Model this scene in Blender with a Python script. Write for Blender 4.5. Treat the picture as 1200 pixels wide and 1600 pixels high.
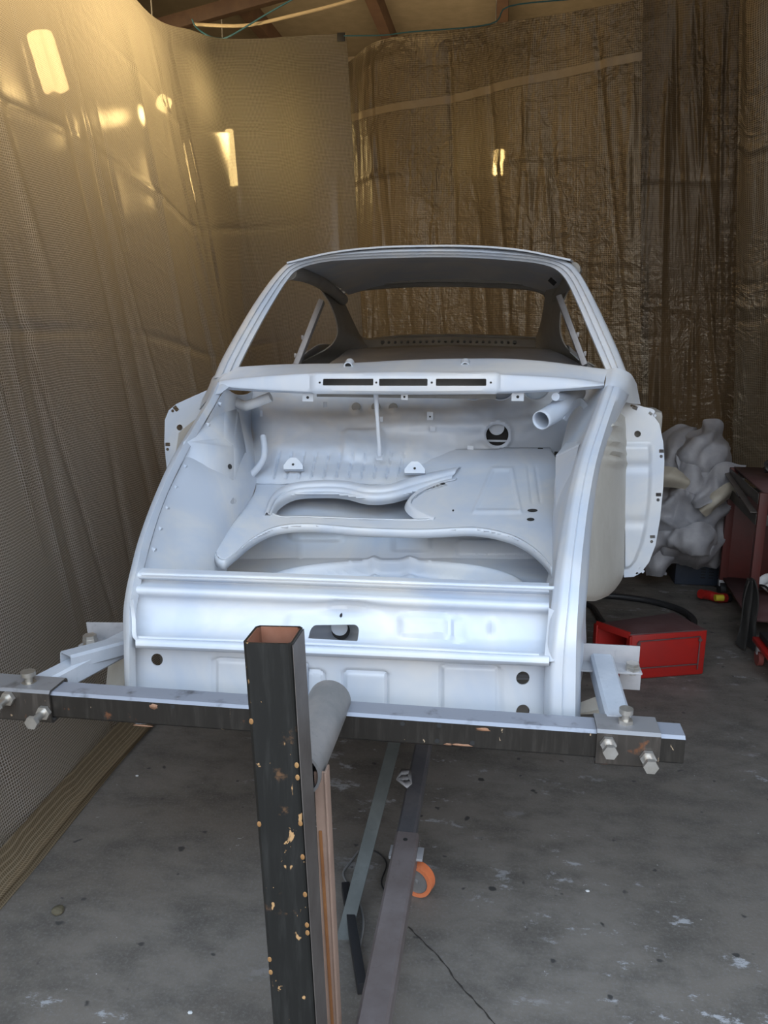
import bpy, bmesh, math, random
import numpy as np
from mathutils import Vector, Matrix, noise
random.seed(7)
scn = bpy.context.scene
for o in list(bpy.data.objects): bpy.data.objects.remove(o)
col = scn.collection

# ------------------------------------------------------------------ camera
F = 1250.0; CH = 1.5; TH = math.radians(13.5); PS = math.radians(8.27)
FW = Vector((-math.sin(PS)*math.cos(TH), math.cos(PS)*math.cos(TH), -math.sin(TH)))
RT = Vector((math.cos(PS), math.sin(PS), 0)); UP = RT.cross(FW)
cd = bpy.data.cameras.new('camera'); cam = bpy.data.objects.new('camera', cd); col.objects.link(cam)
cam.matrix_world = Matrix(((RT.x, UP.x, -FW.x, 0), (RT.y, UP.y, -FW.y, 0), (RT.z, UP.z, -FW.z, CH), (0, 0, 0, 1)))
cd.sensor_fit = 'VERTICAL'; cd.sensor_height = 36; cd.lens = F/1600*36; cd.clip_start = 0.02; cd.clip_end = 200
scn.camera = cam

# ------------------------------------------------------------------ light and exposure
scn.view_settings.view_transform = 'Standard'; scn.view_settings.look = 'None'
scn.view_settings.gamma = 1; scn.view_settings.use_curve_mapping = False
scn.view_settings.exposure = 0.0
world = bpy.data.worlds.new('world'); scn.world = world; world.use_nodes = True
wn = world.node_tree; bgn = wn.nodes['Background']
tc = wn.nodes.new('ShaderNodeTexCoord'); sp = wn.nodes.new('ShaderNodeSeparateXYZ'); cr = wn.nodes.new('ShaderNodeValToRGB')
wn.links.new(tc.outputs['Generated'], sp.inputs[0]); wn.links.new(sp.outputs['Z'], cr.inputs[0])
cr.color_ramp.elements[0].position = 0.0; cr.color_ramp.elements[0].color = (0.20, 0.18, 0.16, 1)
cr.color_ramp.elements[1].position = 0.30; cr.color_ramp.elements[1].color = (0.88, 0.90, 0.94, 1)
e2_ = cr.color_ramp.elements.new(0.12); e2_.color = (0.26, 0.25, 0.24, 1)
e_ = cr.color_ramp.elements.new(0.75); e_.color = (0.60, 0.78, 1.0, 1)
wn.links.new(cr.outputs[0], bgn.inputs[0]); bgn.inputs[1].default_value = 4.2

def area(name, loc, target, sx, sy, power, color):
    l = bpy.data.lights.new(name, 'AREA'); l.shape = 'RECTANGLE'; l.size = sx; l.size_y = sy; l.energy = power; l.color = color
    o = bpy.data.objects.new(name, l); col.objects.link(o); o.location = loc
    o.rotation_euler = (Vector(target)-Vector(loc)).to_track_quat('-Z', 'Y').to_euler(); return o
# workshop lamplight from behind the plastic, plus an added rear fill
area('workshop_light', (-2.85, 3.0, 2.85), (-1.9, 3.1, 3.4), 2.4, 0.35, 95, (1.0, 0.78, 0.46))
area('rear_bounce_fill', (-0.5, 6.05, 3.2), (-0.4, 8.5, 1.6), 2.4, 0.3, 75, (1.0, 0.76, 0.46))  # added fill turned to the back wall, bounces warm light forward

# ------------------------------------------------------------------ pixel measurements -> world points
def ray(px, py): return FW*F + RT*(px-600) + UP*(800-py)
def W(px, py, Y):
    d = ray(px, py); p = d*(Y/d.y); return Vector((p.x, Y, p.z+CH))
def G(px, py, z=0.0):
    d = ray(px, py); return d*((z-CH)/d.z) + Vector((0, 0, CH))
def PL(px, py, y0, z0, s):            # onto the plane z = z0 + s (y - y0)
    d = ray(px, py); t = (z0 - s*y0 - CH)/(d.z - s*d.y); return d*t + Vector((0, 0, CH))

# ------------------------------------------------------------------ object helpers
WL = {}
def empty(name, loc, label=None, cat=None, group=None):
    o = bpy.data.objects.new(name, None); o.empty_display_size = .05; col.objects.link(o); o.location = loc
    WL[o.name] = Vector(loc)
    if label: tag(o, label, cat, group)
    return o
def tag(o, label=None, cat=None, group=None, kind=None):
    if label: o['label'] = label
    if cat: o['category'] = cat
    if group: o['group'] = group
    if kind: o['kind'] = kind
    return o
def finish(o, sharp=35):
    me = o.data
    if len(me.polygons):
        me.polygons.foreach_set('use_smooth', [True]*len(me.polygons))
        try: me.set_sharp_from_angle(angle=math.radians(sharp))
        except Exception: pass
def obj(name, bm, m, parent=None, sharp=35, label=None):
    if isinstance(bm, bmesh.types.BMesh):
        bmesh.ops.recalc_face_normals(bm, faces=bm.faces[:]) if getattr(obj, 'recalc', True) else None
        me = bpy.data.meshes.new(name); bm.to_mesh(me); bm.free()
    else: me = bm; me.name = name
    n = len(me.vertices); a = np.empty(n*3); me.vertices.foreach_get('co', a); a = a.reshape(-1, 3)
    c = (a.min(0)+a.max(0))/2
    if parent is None: c[2] = a[:, 2].min()
    me.vertices.foreach_set('co', (a-c).ravel()); me.update()
    o = bpy.data.objects.new(name, me); col.objects.link(o)
    c = Vector(c); WL[o.name] = c
    if parent is not None:
        o.parent = parent; o.location = c - WL[parent.name]
    else: o.location = c
    if m: me.materials.append(m)
    finish(o, sharp)
    if label: o['label'] = label
    return o
def struct(name, bm, m, parent=None):
    o = obj(name, bm, m, parent)
    o['kind'] = 'structure'; return o
def realize(o, sharp=35):
    dg = bpy.context.evaluated_depsgraph_get(); dg.update()
    me = bpy.data.meshes.new_from_object(o.evaluated_get(dg)); o.modifiers.clear()
    old = o.data; o.data = me; bpy.data.meshes.remove(old); finish(o, sharp)
    return o
def solid(o, t, off=0.0):
    m = o.modifiers.new('solid', 'SOLIDIFY'); m.thickness = t; m.offset = off; return o
def cut(o, bms):
    """apply holes to a mesh: boolean difference, then the cutter is deleted"""
    big = bmesh.new()
    for b in bms:
        me = bpy.data.meshes.new('c'); b.to_mesh(me); b.free(); big.from_mesh(me); bpy.data.meshes.remove(me)
    bmesh.ops.recalc_face_normals(big, faces=big.faces[:])
    me = bpy.data.meshes.new('cutter'); big.to_mesh(me); big.free()
    c = bpy.data.objects.new('cutter', me); col.objects.link(c)
    c.matrix_world = Matrix.Identity(4)
    m = o.modifiers.new('b', 'BOOLEAN'); m.operation = 'DIFFERENCE'; m.solver = 'EXACT'; m.object = c
    mats = list(o.data.materials)
    bpy.context.view_layer.update()
    realize(o)
    if not o.data.materials:
        for k in mats: o.data.materials.append(k)
    bpy.data.objects.remove(c); bpy.data.meshes.remove(me)
    return o

def add_box(bm, c, s, R=None, bev=0.0):
    b = bmesh.new(); bmesh.ops.create_cube(b, size=1)
    bmesh.ops.scale(b, vec=s, verts=b.verts)
    if bev: bmesh.ops.bevel(b, geom=b.edges[:], offset=bev, segments=2, affect='EDGES', profile=.6)
    M = (R.to_4x4() if R is not None else Matrix.Identity(4)); M = Matrix.Translation(c) @ M
    bmesh.ops.transform(b, matrix=M, verts=b.verts)
    me = bpy.data.meshes.new('t'); b.to_mesh(me); b.free(); bm.from_mesh(me); bpy.data.meshes.remove(me)
def frame(d, up=Vector((0, 0, 1))):
    d = d.normalized()
    if abs(d.dot(up)) > .98: up = Vector((1, 0, 0))
    x = d.cross(up).normalized(); y = x.cross(d).normalized()
    return x, y
def add_tube(bm, pts, r, n=12, cap=True, radii=None):
    pts = [Vector(p) for p in pts]; rings = []
    px = None
    for i, p in enumerate(pts):
        d = (pts[min(i+1, len(pts)-1)]-pts[max(i-1, 0)]).normalized()
        if px is None: x, y = frame(d)
        else:
            x = (px - d*px.dot(d)).normalized(); y = d.cross(x)*-1
            y = x.cross(d)
        px = x; rr = radii[i] if radii else r
        rings.append([bm.verts.new(p + x*math.cos(2*math.pi*k/n)*rr + y*math.sin(2*math.pi*k/n)*rr) for k in range(n)])
    for a, b in zip(rings, rings[1:]):
        for k in range(n): bm.faces.new((a[k], a[(k+1) % n], b[(k+1) % n], b[k]))
    if cap: bm.faces.new(rings[0][::-1]); bm.faces.new(rings[-1])
def add_bar(bm, a, b, w, h, up=Vector((0, 0, 1)), bev=0.002):
    a = Vector(a); b = Vector(b); d = b-a; x, y = frame(d, up)
    R = Matrix((x, d.normalized(), y)).transposed()
    add_box(bm, (a+b)/2, (w, d.length, h), R, bev)
def hollow_tube(bm, a, b, w, h, t, up=Vector((0, 0, 1))):
    """square tube, open at both ends, with real wall thickness"""
    a = Vector(a); b = Vector(b); d = (b-a); x, y = frame(d, up); rings = []
    for p, k in ((a, 0), (b, 0), (b, t), (a, t)):
        ww, hh = w/2-k, h/2-k; c = .006 if not k else .004
        pr = [(-ww+c, -hh), (ww-c, -hh), (ww, -hh+c), (ww, hh-c), (ww-c, hh), (-ww+c, hh), (-ww, hh-c), (-ww, -hh+c)]
        rings.append([bm.verts.new(p+x*u+y*v) for u, v in pr])
    n = 8
    for i in range(4):
        r1, r2 = rings[i], rings[(i+1) % 4]
        for k in range(n): bm.faces.new((r1[k], r1[(k+1) % n], r2[(k+1) % n], r2[k]))
def add_cyl(bm, a, b, r, n=20, r2=None):
    add_tube(bm, [a, b], r, n, True, [r, r2 if r2 is not None else r])
def pipe(bm, a, b, r, t, n=28):
    a = Vector(a); b = Vector(b); x, y = frame(b-a); rings = []
    for p, rr in ((a, r), (b, r), (b, r-t), (a, r-t)):
        rings.append([bm.verts.new(p+x*math.cos(2*math.pi*k/n)*rr+y*math.sin(2*math.pi*k/n)*rr) for k in range(n)])
    for i in range(4):
        r1, r2 = rings[i], rings[(i+1) % 4]
        for k in range(n): bm.faces.new((r1[k], r1[(k+1) % n], r2[(k+1) % n], r2[k]))
def box(name, c, s, m, parent=None, R=None, bev=.002, label=None):
    bm = bmesh.new(); add_box(bm, Vector(c), s, R, bev); return obj(name, bm, m, parent, label=label)
def tube(name, pts, r, m, parent=None, n=12, label=None, smooth=0, radii=None):
    bm = bmesh.new(); pts = [Vector(p) for p in pts]
    if smooth: pts = curve(pts, smooth)
    add_tube(bm, pts, r, n, True, radii); return obj(name, bm, m, parent, label=label)
def cr4(p0, p1, p2, p3, t):
    return .5*((2*p1)+(-p0+p2)*t+(2*p0-5*p1+4*p2-p3)*t*t+(-p0+3*p1-3*p2+p3)*t**3)
def curve(pts, k):
    P = [pts[0]*2-pts[1]]+list(pts)+[pts[-1]*2-pts[-2]]; out = []
    for i in range(len(pts)-1):
        for j in range(k): out.append(cr4(P[i], P[i+1], P[i+2], P[i+3], j/k))
    out.append(pts[-1]); return out
def ncurve(a, k):
    """catmull-rom along axis 0 of a numpy array"""
    P = np.concatenate([[2*a[0]-a[1]], a, [2*a[-1]-a[-2]]]); out = []
    for i in range(len(a)-1):
        for j in range(k): out.append(cr4(P[i], P[i+1], P[i+2], P[i+3], j/k))
    out.append(a[-1]); return np.array(out)
def lin(a, k):
    out = []
    for i in range(len(a)-1):
        for j in range(k): out.append(a[i]+(a[i+1]-a[i])*j/k)
    out.append(a[-1]); return np.array(out)
def patch_bm(rows, ku=6, kv=6, bump=None, smooth_v=True, smooth_u=True):
    A = []
    for r in rows:
        rr = []
        for p in r:
            if len(p) == 3: w = W(*p); rr.append([w.x, w.y, w.z, p[0], p[1]])
            else:
                rr.append([p[1], p[2], p[3], 0, 0])
        A.append(rr)
    A = np.array(A, float)
    A = (ncurve if smooth_v else lin)(A, kv)
    A = np.swapaxes((ncurve if smooth_u else lin)(np.swapaxes(A, 0, 1), ku), 0, 1)
    X = A[..., :3].copy()
    if bump:
        du = np.gradient(X, axis=1); dv = np.gradient(X, axis=0)
        N = np.cross(du, dv); N /= (np.linalg.norm(N, axis=-1, keepdims=True)+1e-9)
        # towards the viewer side of the sheet
        s = np.sign(np.sum(N*(np.array([0, 0, CH])-X), axis=-1, keepdims=True)); N *= s
        for i in range(X.shape[0]):
            for j in range(X.shape[1]):
                X[i, j] += N[i, j]*bump(A[i, j, 3], A[i, j, 4])
    bm = bmesh.new(); V = [[bm.verts.new(X[i, j]) for j in range(X.shape[1])] for i in range(X.shape[0])]
    for i in range(X.shape[0]-1):
        for j in range(X.shape[1]-1): bm.faces.new((V[i][j], V[i][j+1], V[i+1][j+1], V[i+1][j]))
    return bm
def patch(name, rows, m, parent, t=.002, ku=6, kv=6, bump=None, sv=True, su=True, sharp=50, label=None):
    o = obj(name, patch_bm(rows, ku, kv, bump, sv, su), m, parent, sharp, label)
    if t: solid(o, t); realize(o, sharp)
    return o
def poly_bm(loops):
    """flat polygon with holes; each loop a list of Vectors"""
    bm = bmesh.new(); ed = []
    for L in loops:
        vs = [bm.verts.new(p) for p in L]
        for i in range(len(vs)): ed.append(bm.edges.new((vs[i], vs[(i+1) % len(vs)])))
    bmesh.ops.triangle_fill(bm, use_beauty=True, use_dissolve=False, edges=ed)
    return bm
def circ(px, py, r, n=14, rx=None): return [(px+(rx or r)*math.cos(2*math.pi*k/n), py+r*math.sin(2*math.pi*k/n)) for k in range(n)]
def rrect(x0, y0, x1, y1, r, n=4):
    out = []
    for cx, cy, a0 in ((x1-r, y0+r, -90), (x1-r, y1-r, 0), (x0+r, y1-r, 90), (x0+r, y0+r, 180)):
        for k in range(n+1):
            a = math.radians(a0+90*k/n); out.append((cx+r*math.cos(a), cy+r*math.sin(a)))
    return out
def rot(pts, c, deg):
    a = math.radians(deg); return [(c[0]+(x-c[0])*math.cos(a)-(y-c[1])*math.sin(a), c[1]+(x-c[0])*math.sin(a)+(y-c[1])*math.cos(a)) for x, y in pts]
def prism(pts, Y, d0, d1):
    """cutter: cross-section measured at depth Y, extruded along the car's length"""
    bm = bmesh.new(); a = [W(x, y, Y) for x, y in pts]
    v0 = [bm.verts.new(p+Vector((0, d0, 0))) for p in a]; v1 = [bm.verts.new(p+Vector((0, d1, 0))) for p in a]
    n = len(a); bm.faces.new(v0); bm.faces.new(v1[::-1])
    for k in range(n): bm.faces.new((v0[k], v1[k], v1[(k+1) % n], v0[(k+1) % n]))
    return bm
def sst(x, a, b):
    t = max(0., min(1., (x-a)/(b-a))); return t*t*(3-2*t)
def sdrect(x, y, x0, y0, x1, y1, r=0):
    qx = abs(x-(x0+x1)/2)-(x1-x0)/2+r; qy = abs(y-(y0+y1)/2)-(y1-y0)/2+r
    return math.hypot(max(qx, 0), max(qy, 0))+min(max(qx, qy), 0)-r
def ga(x, s): return math.exp(-(x/s)**2)

# ------------------------------------------------------------------ materials
def mat(name, color, rough=.5, metal=0., spec=.5):
    m = bpy.data.materials.new(name); m.use_nodes = True; b = m.node_tree.nodes['Principled BSDF']
    b.inputs['Base Color'].default_value = (*color, 1); b.inputs['Roughness'].default_value = rough; b.inputs['Metallic'].default_value = metal
    b.inputs['Specular IOR Level'].default_value = spec
    return m
class NT:
    def __init__(s, m): s.m = m; s.t = m.node_tree; s.b = s.t.nodes['Principled BSDF']; s.geo = s.t.nodes.new('ShaderNodeNewGeometry')
    def n(s, k, **a):
        x = s.t.nodes.new(k)
        for q, v in a.items():
            if q.startswith('i_'):
                q = q[2:]; q = int(q) if q.isdigit() else q.replace('_', ' '); x.inputs[q].default_value = v
            else: setattr(x, q, v)
        return x
    def l(s, a, b): s.t.links.new(a, b)
    def noise(s, scale, detail=4, rough=.5, vec=None, dist=0):
        x = s.n('ShaderNodeTexNoise'); x.inputs['Scale'].default_value = scale; x.inputs['Detail'].default_value = detail; x.inputs['Roughness'].default_value = rough; x.inputs['Distortion'].default_value = dist
        s.l(vec or s.geo.outputs['Position'], x.inputs['Vector']); return x.outputs['Fac']
    def vor(s, scale, vec=None, feat='F1'):
        x = s.n('ShaderNodeTexVoronoi'); x.feature = feat; x.inputs['Scale'].default_value = scale; s.l(vec or s.geo.outputs['Position'], x.inputs['Vector']); return x.outputs['Distance']
    def ramp(s, v, a, b):
        x = s.n('ShaderNodeMapRange'); x.interpolation_type = 'SMOOTHSTEP'; s.l(v, x.inputs['Value']); x.inputs['From Min'].default_value = a; x.inputs['From Max'].default_value = b; return x.outputs['Result']
    def math(s, op, a, b=None):
        x = s.n('ShaderNodeMath', operation=op)
        for i, v in enumerate((a, b)):
            if v is None: continue
            if isinstance(v, (int, float)): x.inputs[i].default_value = v
            else: s.l(v, x.inputs[i])
        return x.outputs[0]
    def mix(s, f, a, b):
        x = s.n('ShaderNodeMix', data_type='RGBA')
        for i, v in ((0, f), (6, a), (7, b)):
            if isinstance(v, (int, float)): x.inputs[i].default_value = v
            elif isinstance(v, tuple): x.inputs[i].default_value = (*v, 1)
            else: s.l(v, x.inputs[i])
        return x.outputs[2]
    def mapping(s, sc, vec=None, loc=(0, 0, 0), rot=(0, 0, 0)):
        x = s.n('ShaderNodeMapping'); x.inputs['Scale'].default_value = sc; x.inputs['Location'].default_value = loc; x.inputs['Rotation'].default_value = rot
        s.l(vec or s.geo.outputs['Position'], x.inputs['Vector']); return x.outputs[0]
    def bump(s, h, strength, dist=.001):
        x = s.n('ShaderNodeBump'); x.inputs['Strength'].default_value = strength; x.inputs['Distance'].default_value = dist; s.l(h, x.inputs['Height']); s.l(x.outputs[0], s.b.inputs['Normal']); return x

def m_primer():
    m = mat('grey_white_primer', (.66, .70, .76), .34, 0, .5); t = NT(m)
    a = t.noise(3.2, 4, .6, None, .6); b = t.math('ADD', t.math('MULTIPLY', t.noise(900, 2), .25), t.noise(22, 3))
    c = t.mix(t.ramp(a, .35, .7), (.49, .545, .63), (.63, .635, .635))
    t.l(c, t.b.inputs['Base Color']); t.bump(b, .30, .0016); 
    return m
def m_steel(name, base, chips, rust, amount=.5, top=None):
    """black painted steel with brown mill scale, chips and rust spots"""
    m = mat(name, base, .42, .2); t = NT(m)
    st = t.noise(60, 5, .65, t.mapping((1, 1, .12)))
    n1 = t.noise(14, 6, .62); n2 = t.noise(45, 4, .6)
    c = t.mix(t.ramp(st, .45, .75), base, tuple(min(1, x*1.7+.006) for x in base))
    c = t.mix(t.ramp(n1, .66-.1*amount, .74-.1*amount), c, rust)
    v = t.noise(26, 5, .7, t.mapping((1, 1, .7), loc=(7, 1, 2)), 1.0); c = t.mix(t.ramp(v, .665, .685), c, chips)
    n3 = t.noise(38, 3, .5, t.mapping((1, 1, .6), loc=(3, 5, 1))); c = t.mix(t.ramp(n3, .69, .72), c, chips)
    t.l(c, t.b.inputs['Base Color']); t.bump(n2, .25, .001)
    return m
def m_dusty(name, base, dust, rough=.6, metal=.1, dots=.25):
    m = mat(name, base, rough, metal); t = NT(m); n = t.noise(9, 6, .65); n2 = t.noise(70, 3)
    c = t.mix(t.ramp(n, .3, .75), base, dust); c = t.mix(t.math('MULTIPLY', t.ramp(n2, .60, .75), dots), c, tuple(x*.6 for x in base))
    t.l(c, t.b.inputs['Base Color']); t.bump(n2, .15, .001); return m
def m_pale_top(name, dark, light):
    """dark painted tube with a paler colour mixed in on upward faces"""
    m = m_steel(name, dark, (.40, .30, .20), (.16, .065, .03), .45); t = NT(m)
    lk = t.b.inputs['Base Color'].links[0].from_socket
    s = t.n('ShaderNodeSeparateXYZ'); t.l(t.geo.outputs['True Normal'], s.inputs[0])
    n = t.noise(25, 4); f = t.math('MULTIPLY', t.ramp(s.outputs['Z'], .3, .75), t.ramp(n, .15, .45))
    t.l(t.mix(f, lk, light), t.b.inputs['Base Color']); return m
def m_floor():
    m = mat('stained_concrete', (.12, .12, .12), .62); t = NT(m)
    L = t.noise(.8, 5, .6); M_ = t.noise(5, 6, .65, t.mapping((1, 1.6, 1))); S = t.noise(120, 3, .7)
    c = t.mix(t.ramp(L, .3, .7), (.132, .114, .096), (.195, .174, .152))
    c = t.mix(t.ramp(M_, .35, .75), c, (.082, .072, .062))
    c = t.mix(t.math('MULTIPLY', t.ramp(S, .45, .8), .6), c, (.20, .19, .185))
    # pale paint flecks, patchy scuffs and dark drips
    ns = t.noise(7, 8, .75, t.mapping((1, 1.8, 1), loc=(4, 2, 0))); pm = t.noise(1.1, 3, .5, t.mapping((1, 1, 1), loc=(9, 4, 0)))
    c = t.mix(t.math('MULTIPLY', t.ramp(ns, .57, .63), t.ramp(pm, .46, .60)), c, (.36, .36, .37))
    fl = t.noise(24, 5, .7, t.mapping((1, 1.4, 1), loc=(1, 7, 0))); c = t.mix(t.ramp(fl, .68, .715), c, (.46, .45, .44))
    dk = t.noise(22, 2, .4, t.mapping((1, 1, 1), loc=(5, 1, 0))); c = t.mix(t.ramp(dk, .70, .75), c, (.045, .042, .04))
    br = t.noise(1.6, 3, .5, t.mapping((1, 1, 1), loc=(2, 8, 0))); c = t.mix(t.math('MULTIPLY', t.ramp(br, .58, .78), .55), c, (.17, .125, .095))
    t.l(c, t.b.inputs['Base Color']); t.bump(S, .35, .002)
    r = t.ramp(M_, .2, .8); x = t.n('ShaderNodeMapRange'); t.l(r, x.inputs[0]); x.inputs[3].default_value = .45; x.inputs[4].default_value = .75; t.l(x.outputs[0], t.b.inputs['Roughness'])
    return m
def m_plastic(name, film, thread, trans, cell=.0075, clear=.10, crinkle=.6, grid=.55, tl=.45, metal=.3):
    """woven reinforced sheeting: a thread grid over a crinkled dusty film that lets some light through"""
    m = mat(name, film, .34, metal, .7); t = NT(m); out = t.t.nodes['Material Output']
    uv = t.n('ShaderNodeTexCoord').outputs['UV']; s = t.n('ShaderNodeSeparateXYZ')
    wob = t.n('ShaderNodeTexNoise'); wob.inputs['Scale'].default_value = 3; t.l(uv, wob.inputs['Vector'])
    vm = t.n('ShaderNodeVectorMath', operation='SCALE'); t.l(wob.outputs['Color'], vm.inputs[0]); vm.inputs['Scale'].default_value = .03
    va = t.n('ShaderNodeVectorMath', operation='ADD'); t.l(uv, va.inputs[0]); t.l(vm.outputs[0], va.inputs[1]); t.l(va.outputs[0], s.inputs[0])
    def line(o):
        f = t.math('FRACT', t.math('DIVIDE', o, cell)); return t.ramp(t.math('ABSOLUTE', t.math('SUBTRACT', f, .5)), .33, .42)
    g = t.math('MAXIMUM', line(s.outputs['X']), line(s.outputs['Y']))
    # foil-like creases: ridged stretched noise, both ways
    def ridge(sc, v, dist=.5, det=3):
        return t.math('ABSOLUTE', t.math('SUBTRACT', t.noise(sc, det, .55, t.mapping(v, uv), dist), .5))
    c1 = ridge(4.5, (1.0, 1.7, 1)); c2 = ridge(11, (1.4, .8, 1), .9); c3 = ridge(2.4, (3.2, .35, 1), .3); c4 = ridge(26, (1, 1.3, 1), 1.0, 2)
    big = t.noise(1.3, 4, .6, t.mapping((1, .7, 1), uv)); mask = t.ramp(t.noise(1.1, 3, .5, t.mapping((1, .8, 1), uv, (4, 2, 0))), .35, .62)
    h = t.math('ADD', t.math('MULTIPLY', c1, .9), t.math('ADD', t.math('MULTIPLY', c2, .45), t.math('MULTIPLY', c4, .16)))
    h = t.math('ADD', t.math('MULTIPLY', t.math('MULTIPLY', h, 1.0), t.math('ADD', t.math('MULTIPLY', mask, .85), .15)), t.math('MULTIPLY', c3, .5))
    h = t.math('ADD', h, t.math('MULTIPLY', g, .004))
    t.bump(h, crinkle, .12)
    c = t.mix(t.ramp(big, .3, .7), film, tuple(x*.72 for x in film))
    c = t.mix(t.math('MULTIPLY', g, grid), c, thread); t.l(c, t.b.inputs['Base Color'])
    rr = t.n('ShaderNodeMapRange'); t.l(big, rr.inputs[0]); rr.inputs[3].default_value = .26; rr.inputs[4].default_value = .5; t.l(rr.outputs[0], t.b.inputs['Roughness'])
    T = t.n('ShaderNodeBsdfTranslucent'); T.inputs[0].default_value = (*trans, 1)
    t.l(t.b.inputs['Normal'].links[0].from_socket, T.inputs['Normal'])
    X = t.n('ShaderNodeBsdfTransparent'); X.inputs[0].default_value = (*[min(1, q*1.2) for q in trans], 1)
    a = t.n('ShaderNodeMixShader'); a.inputs[0].default_value = tl; t.l(t.b.outputs[0], a.inputs[1]); t.l(T.outputs[0], a.inputs[2])
    Z = t.n('ShaderNodeBsdfRefraction'); Z.inputs['Color'].default_value = (*[min(1, q*1.2) for q in trans], 1); Z.inputs['Roughness'].default_value = .26; Z.inputs['IOR'].default_value = 1.12
    zx = t.n('ShaderNodeMixShader'); zx.inputs[0].default_value = .2; t.l(Z.outputs[0], zx.inputs[1]); t.l(X.outputs[0], zx.inputs[2])
    b = t.n('ShaderNodeMixShader'); t.l(t.math('MULTIPLY', t.math('SUBTRACT', 1.0, g), clear), b.inputs[0]); t.l(a.outputs[0], b.inputs[1]); t.l(zx.outputs[0], b.inputs[2])
    t.l(b.outputs[0], out.inputs['Surface']); return m
def m_emit(name, color, s):
    m = bpy.data.materials.new(name); m.use_nodes = True; b = m.node_tree.nodes['Principled BSDF']
    b.inputs['Emission Color'].default_value = (*color, 1); b.inputs['Emission Strength'].default_value = s; return m

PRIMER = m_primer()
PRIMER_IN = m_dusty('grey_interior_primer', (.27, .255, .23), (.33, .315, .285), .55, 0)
SEALER = m_dusty('cream_underseal', (.52, .50, .45), (.58, .56, .51), .5, 0)
HOLE_SHADE = mat('painted_hole_shade', (.02, .02, .02), .8)  # near black, painted as the shade inside holes and slots
POST = m_steel('black_post_paint', (.012, .012, .011), (.50, .30, .14), (.13, .07, .035), .25)
BEAM = m_pale_top('black_beam_paint', (.020, .017, .014), (.27, .285, .33))
SLEEVE = m_pale_top('brown_sleeve_paint', (.045, .038, .032), (.22, .215, .22))
RUSTIN = m_dusty('rusty_inside', (.22, .085, .045), (.30, .14, .09), .8)
RUSTUP = m_dusty('orange_rust', (.27, .115, .05), (.34, .20, .13), .8)
GREYST = m_dusty('grey_dusty_steel', (.20, .20, .20), (.30, .28, .27), .5, .3)
SIDEST = m_dusty('brown_grey_steel', (.10, .085, .078), (.15, .135, .125), .5, .3)
BRACE = m_dusty('dull_green_grey_steel', (.055, .060, .057), (.09, .095, .09), .6, .2)
PINKST = m_dusty('pinkish_rusty_steel', (.25, .165, .125), (.32, .22, .17), .7, 0)
RUSTDK = m_dusty('deep_rust', (.17, .065, .02), (.24, .10, .03), .9, 0)
SPOT = m_dusty('bare_weld_spot', (.26, .12, .04), (.40, .24, .10), .6, .3)
DGREY = m_dusty('dark_dusty_steel', (.10, .10, .11), (.16, .15, .155), .55, .2)
BROWNST = m_dusty('purple_brown_steel', (.14, .115, .11), (.19, .165, .165), .5, .2)
GALV = m_dusty('sprayed_bracket_steel', (.33, .33, .345), (.42, .41, .42), .45, .2)
ARM = m_dusty('primer_sprayed_arm', (.38, .41, .46), (.48, .50, .54), .4, 0)
BOLT = m_dusty('zinc_bolt', (.42, .39, .34), (.62, .60, .57), .3, .8)
RED = m_dusty('red_enamel', (.36, .014, .010), (.30, .016, .014), .4, 0)
REDTOP = m_dusty('dusty_dark_red', (.085, .035, .035), (.12, .065, .065), .7, 0)
REDDK = m_dusty('dull_cart_red', (.085, .016, .013), (.07, .020, .017), .5, 0)
BLKRUB = mat('black_rubber', (.018, .018, .020), .5)
TARP = m_dusty('grey_tarpaulin', (.27, .275, .30), (.36, .355, .37), .55, 0)
TARPB = m_dusty('tan_tarpaulin', (.40, .36, .29), (.46, .43, .36), .6, 0)
CRATE = m_dusty('dark_blue_plastic', (.020, .030, .050), (.035, .045, .065), .5, 0)
ORANGE = m_dusty('orange_polyurethane', (.60, .16, .06), (.70, .25, .12), .5, 0)
WHITE = mat('dull_white', (.62, .62, .62), .6)
YEL = mat('yellow_plastic', (.55, .45, .03), .5)
TRAY = m_dusty('grey_tray', (.05, .045, .04), (.08, .07, .06), .6, .2)
CONC = m_floor()

# ------------------------------------------------------------------ the building shell
def slab(name, x0, y0, z0, x1, y1, z1, m):
    bm = bmesh.new(); add_box(bm, Vector(((x0+x1)/2, (y0+y1)/2, (z0+z1)/2)), (x1-x0, y1-y0, z1-z0)); return struct(name, bm, m)
m_wall = m_dusty('brown_workshop_wall', (.12, .092, .06), (.17, .135, .095), .8, 0)
m_ceil = m_dusty('beige_ceiling_panel', (.17, .14, .095), (.21, .175, .125), .8, 0)
m_raft = m_dusty('dark_rafter', (.06, .030, .020), (.09, .05, .03), .7, 0)
fl = slab('floor', -3.4, -6, -.1, 3.0, 8.6, 0, CONC)
slab('wall_left', -3.4, .9, 0, -3.3, 8.6, 4.2, m_wall)
slab('wall_right', 2.9, .9, 0, 3.0, 8.6, 4.2, m_wall)
slab('wall_back', -3.4, 8.5, 0, 3.0, 8.6, 4.2, m_wall)
slab('light_screen_left', -3.4, .8, 0, -2.25, .9, 4.2, m_wall); slab('light_screen_right', 2.0, .8, 0, 3.0, .9, 4.2, m_wall); slab('light_screen_lintel', -2.25, .8, 3.6, 2.0, .9, 4.2, m_wall)  # unseen front pieces, added to narrow the daylight and darken the inside
slab('ceiling', -3.4, .9, 4.0, 3.0, 8.6, 4.1, m_ceil)
for i, (x, w) in enumerate(((-2.12, .09), (-1.08, .09), (-.09, .09), (1.0, .09))):
    slab('trim_%d' % (i+1), x-w/2, 3.0, 3.86, x+w/2, 8.45, 4.0, m_raft)
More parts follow.
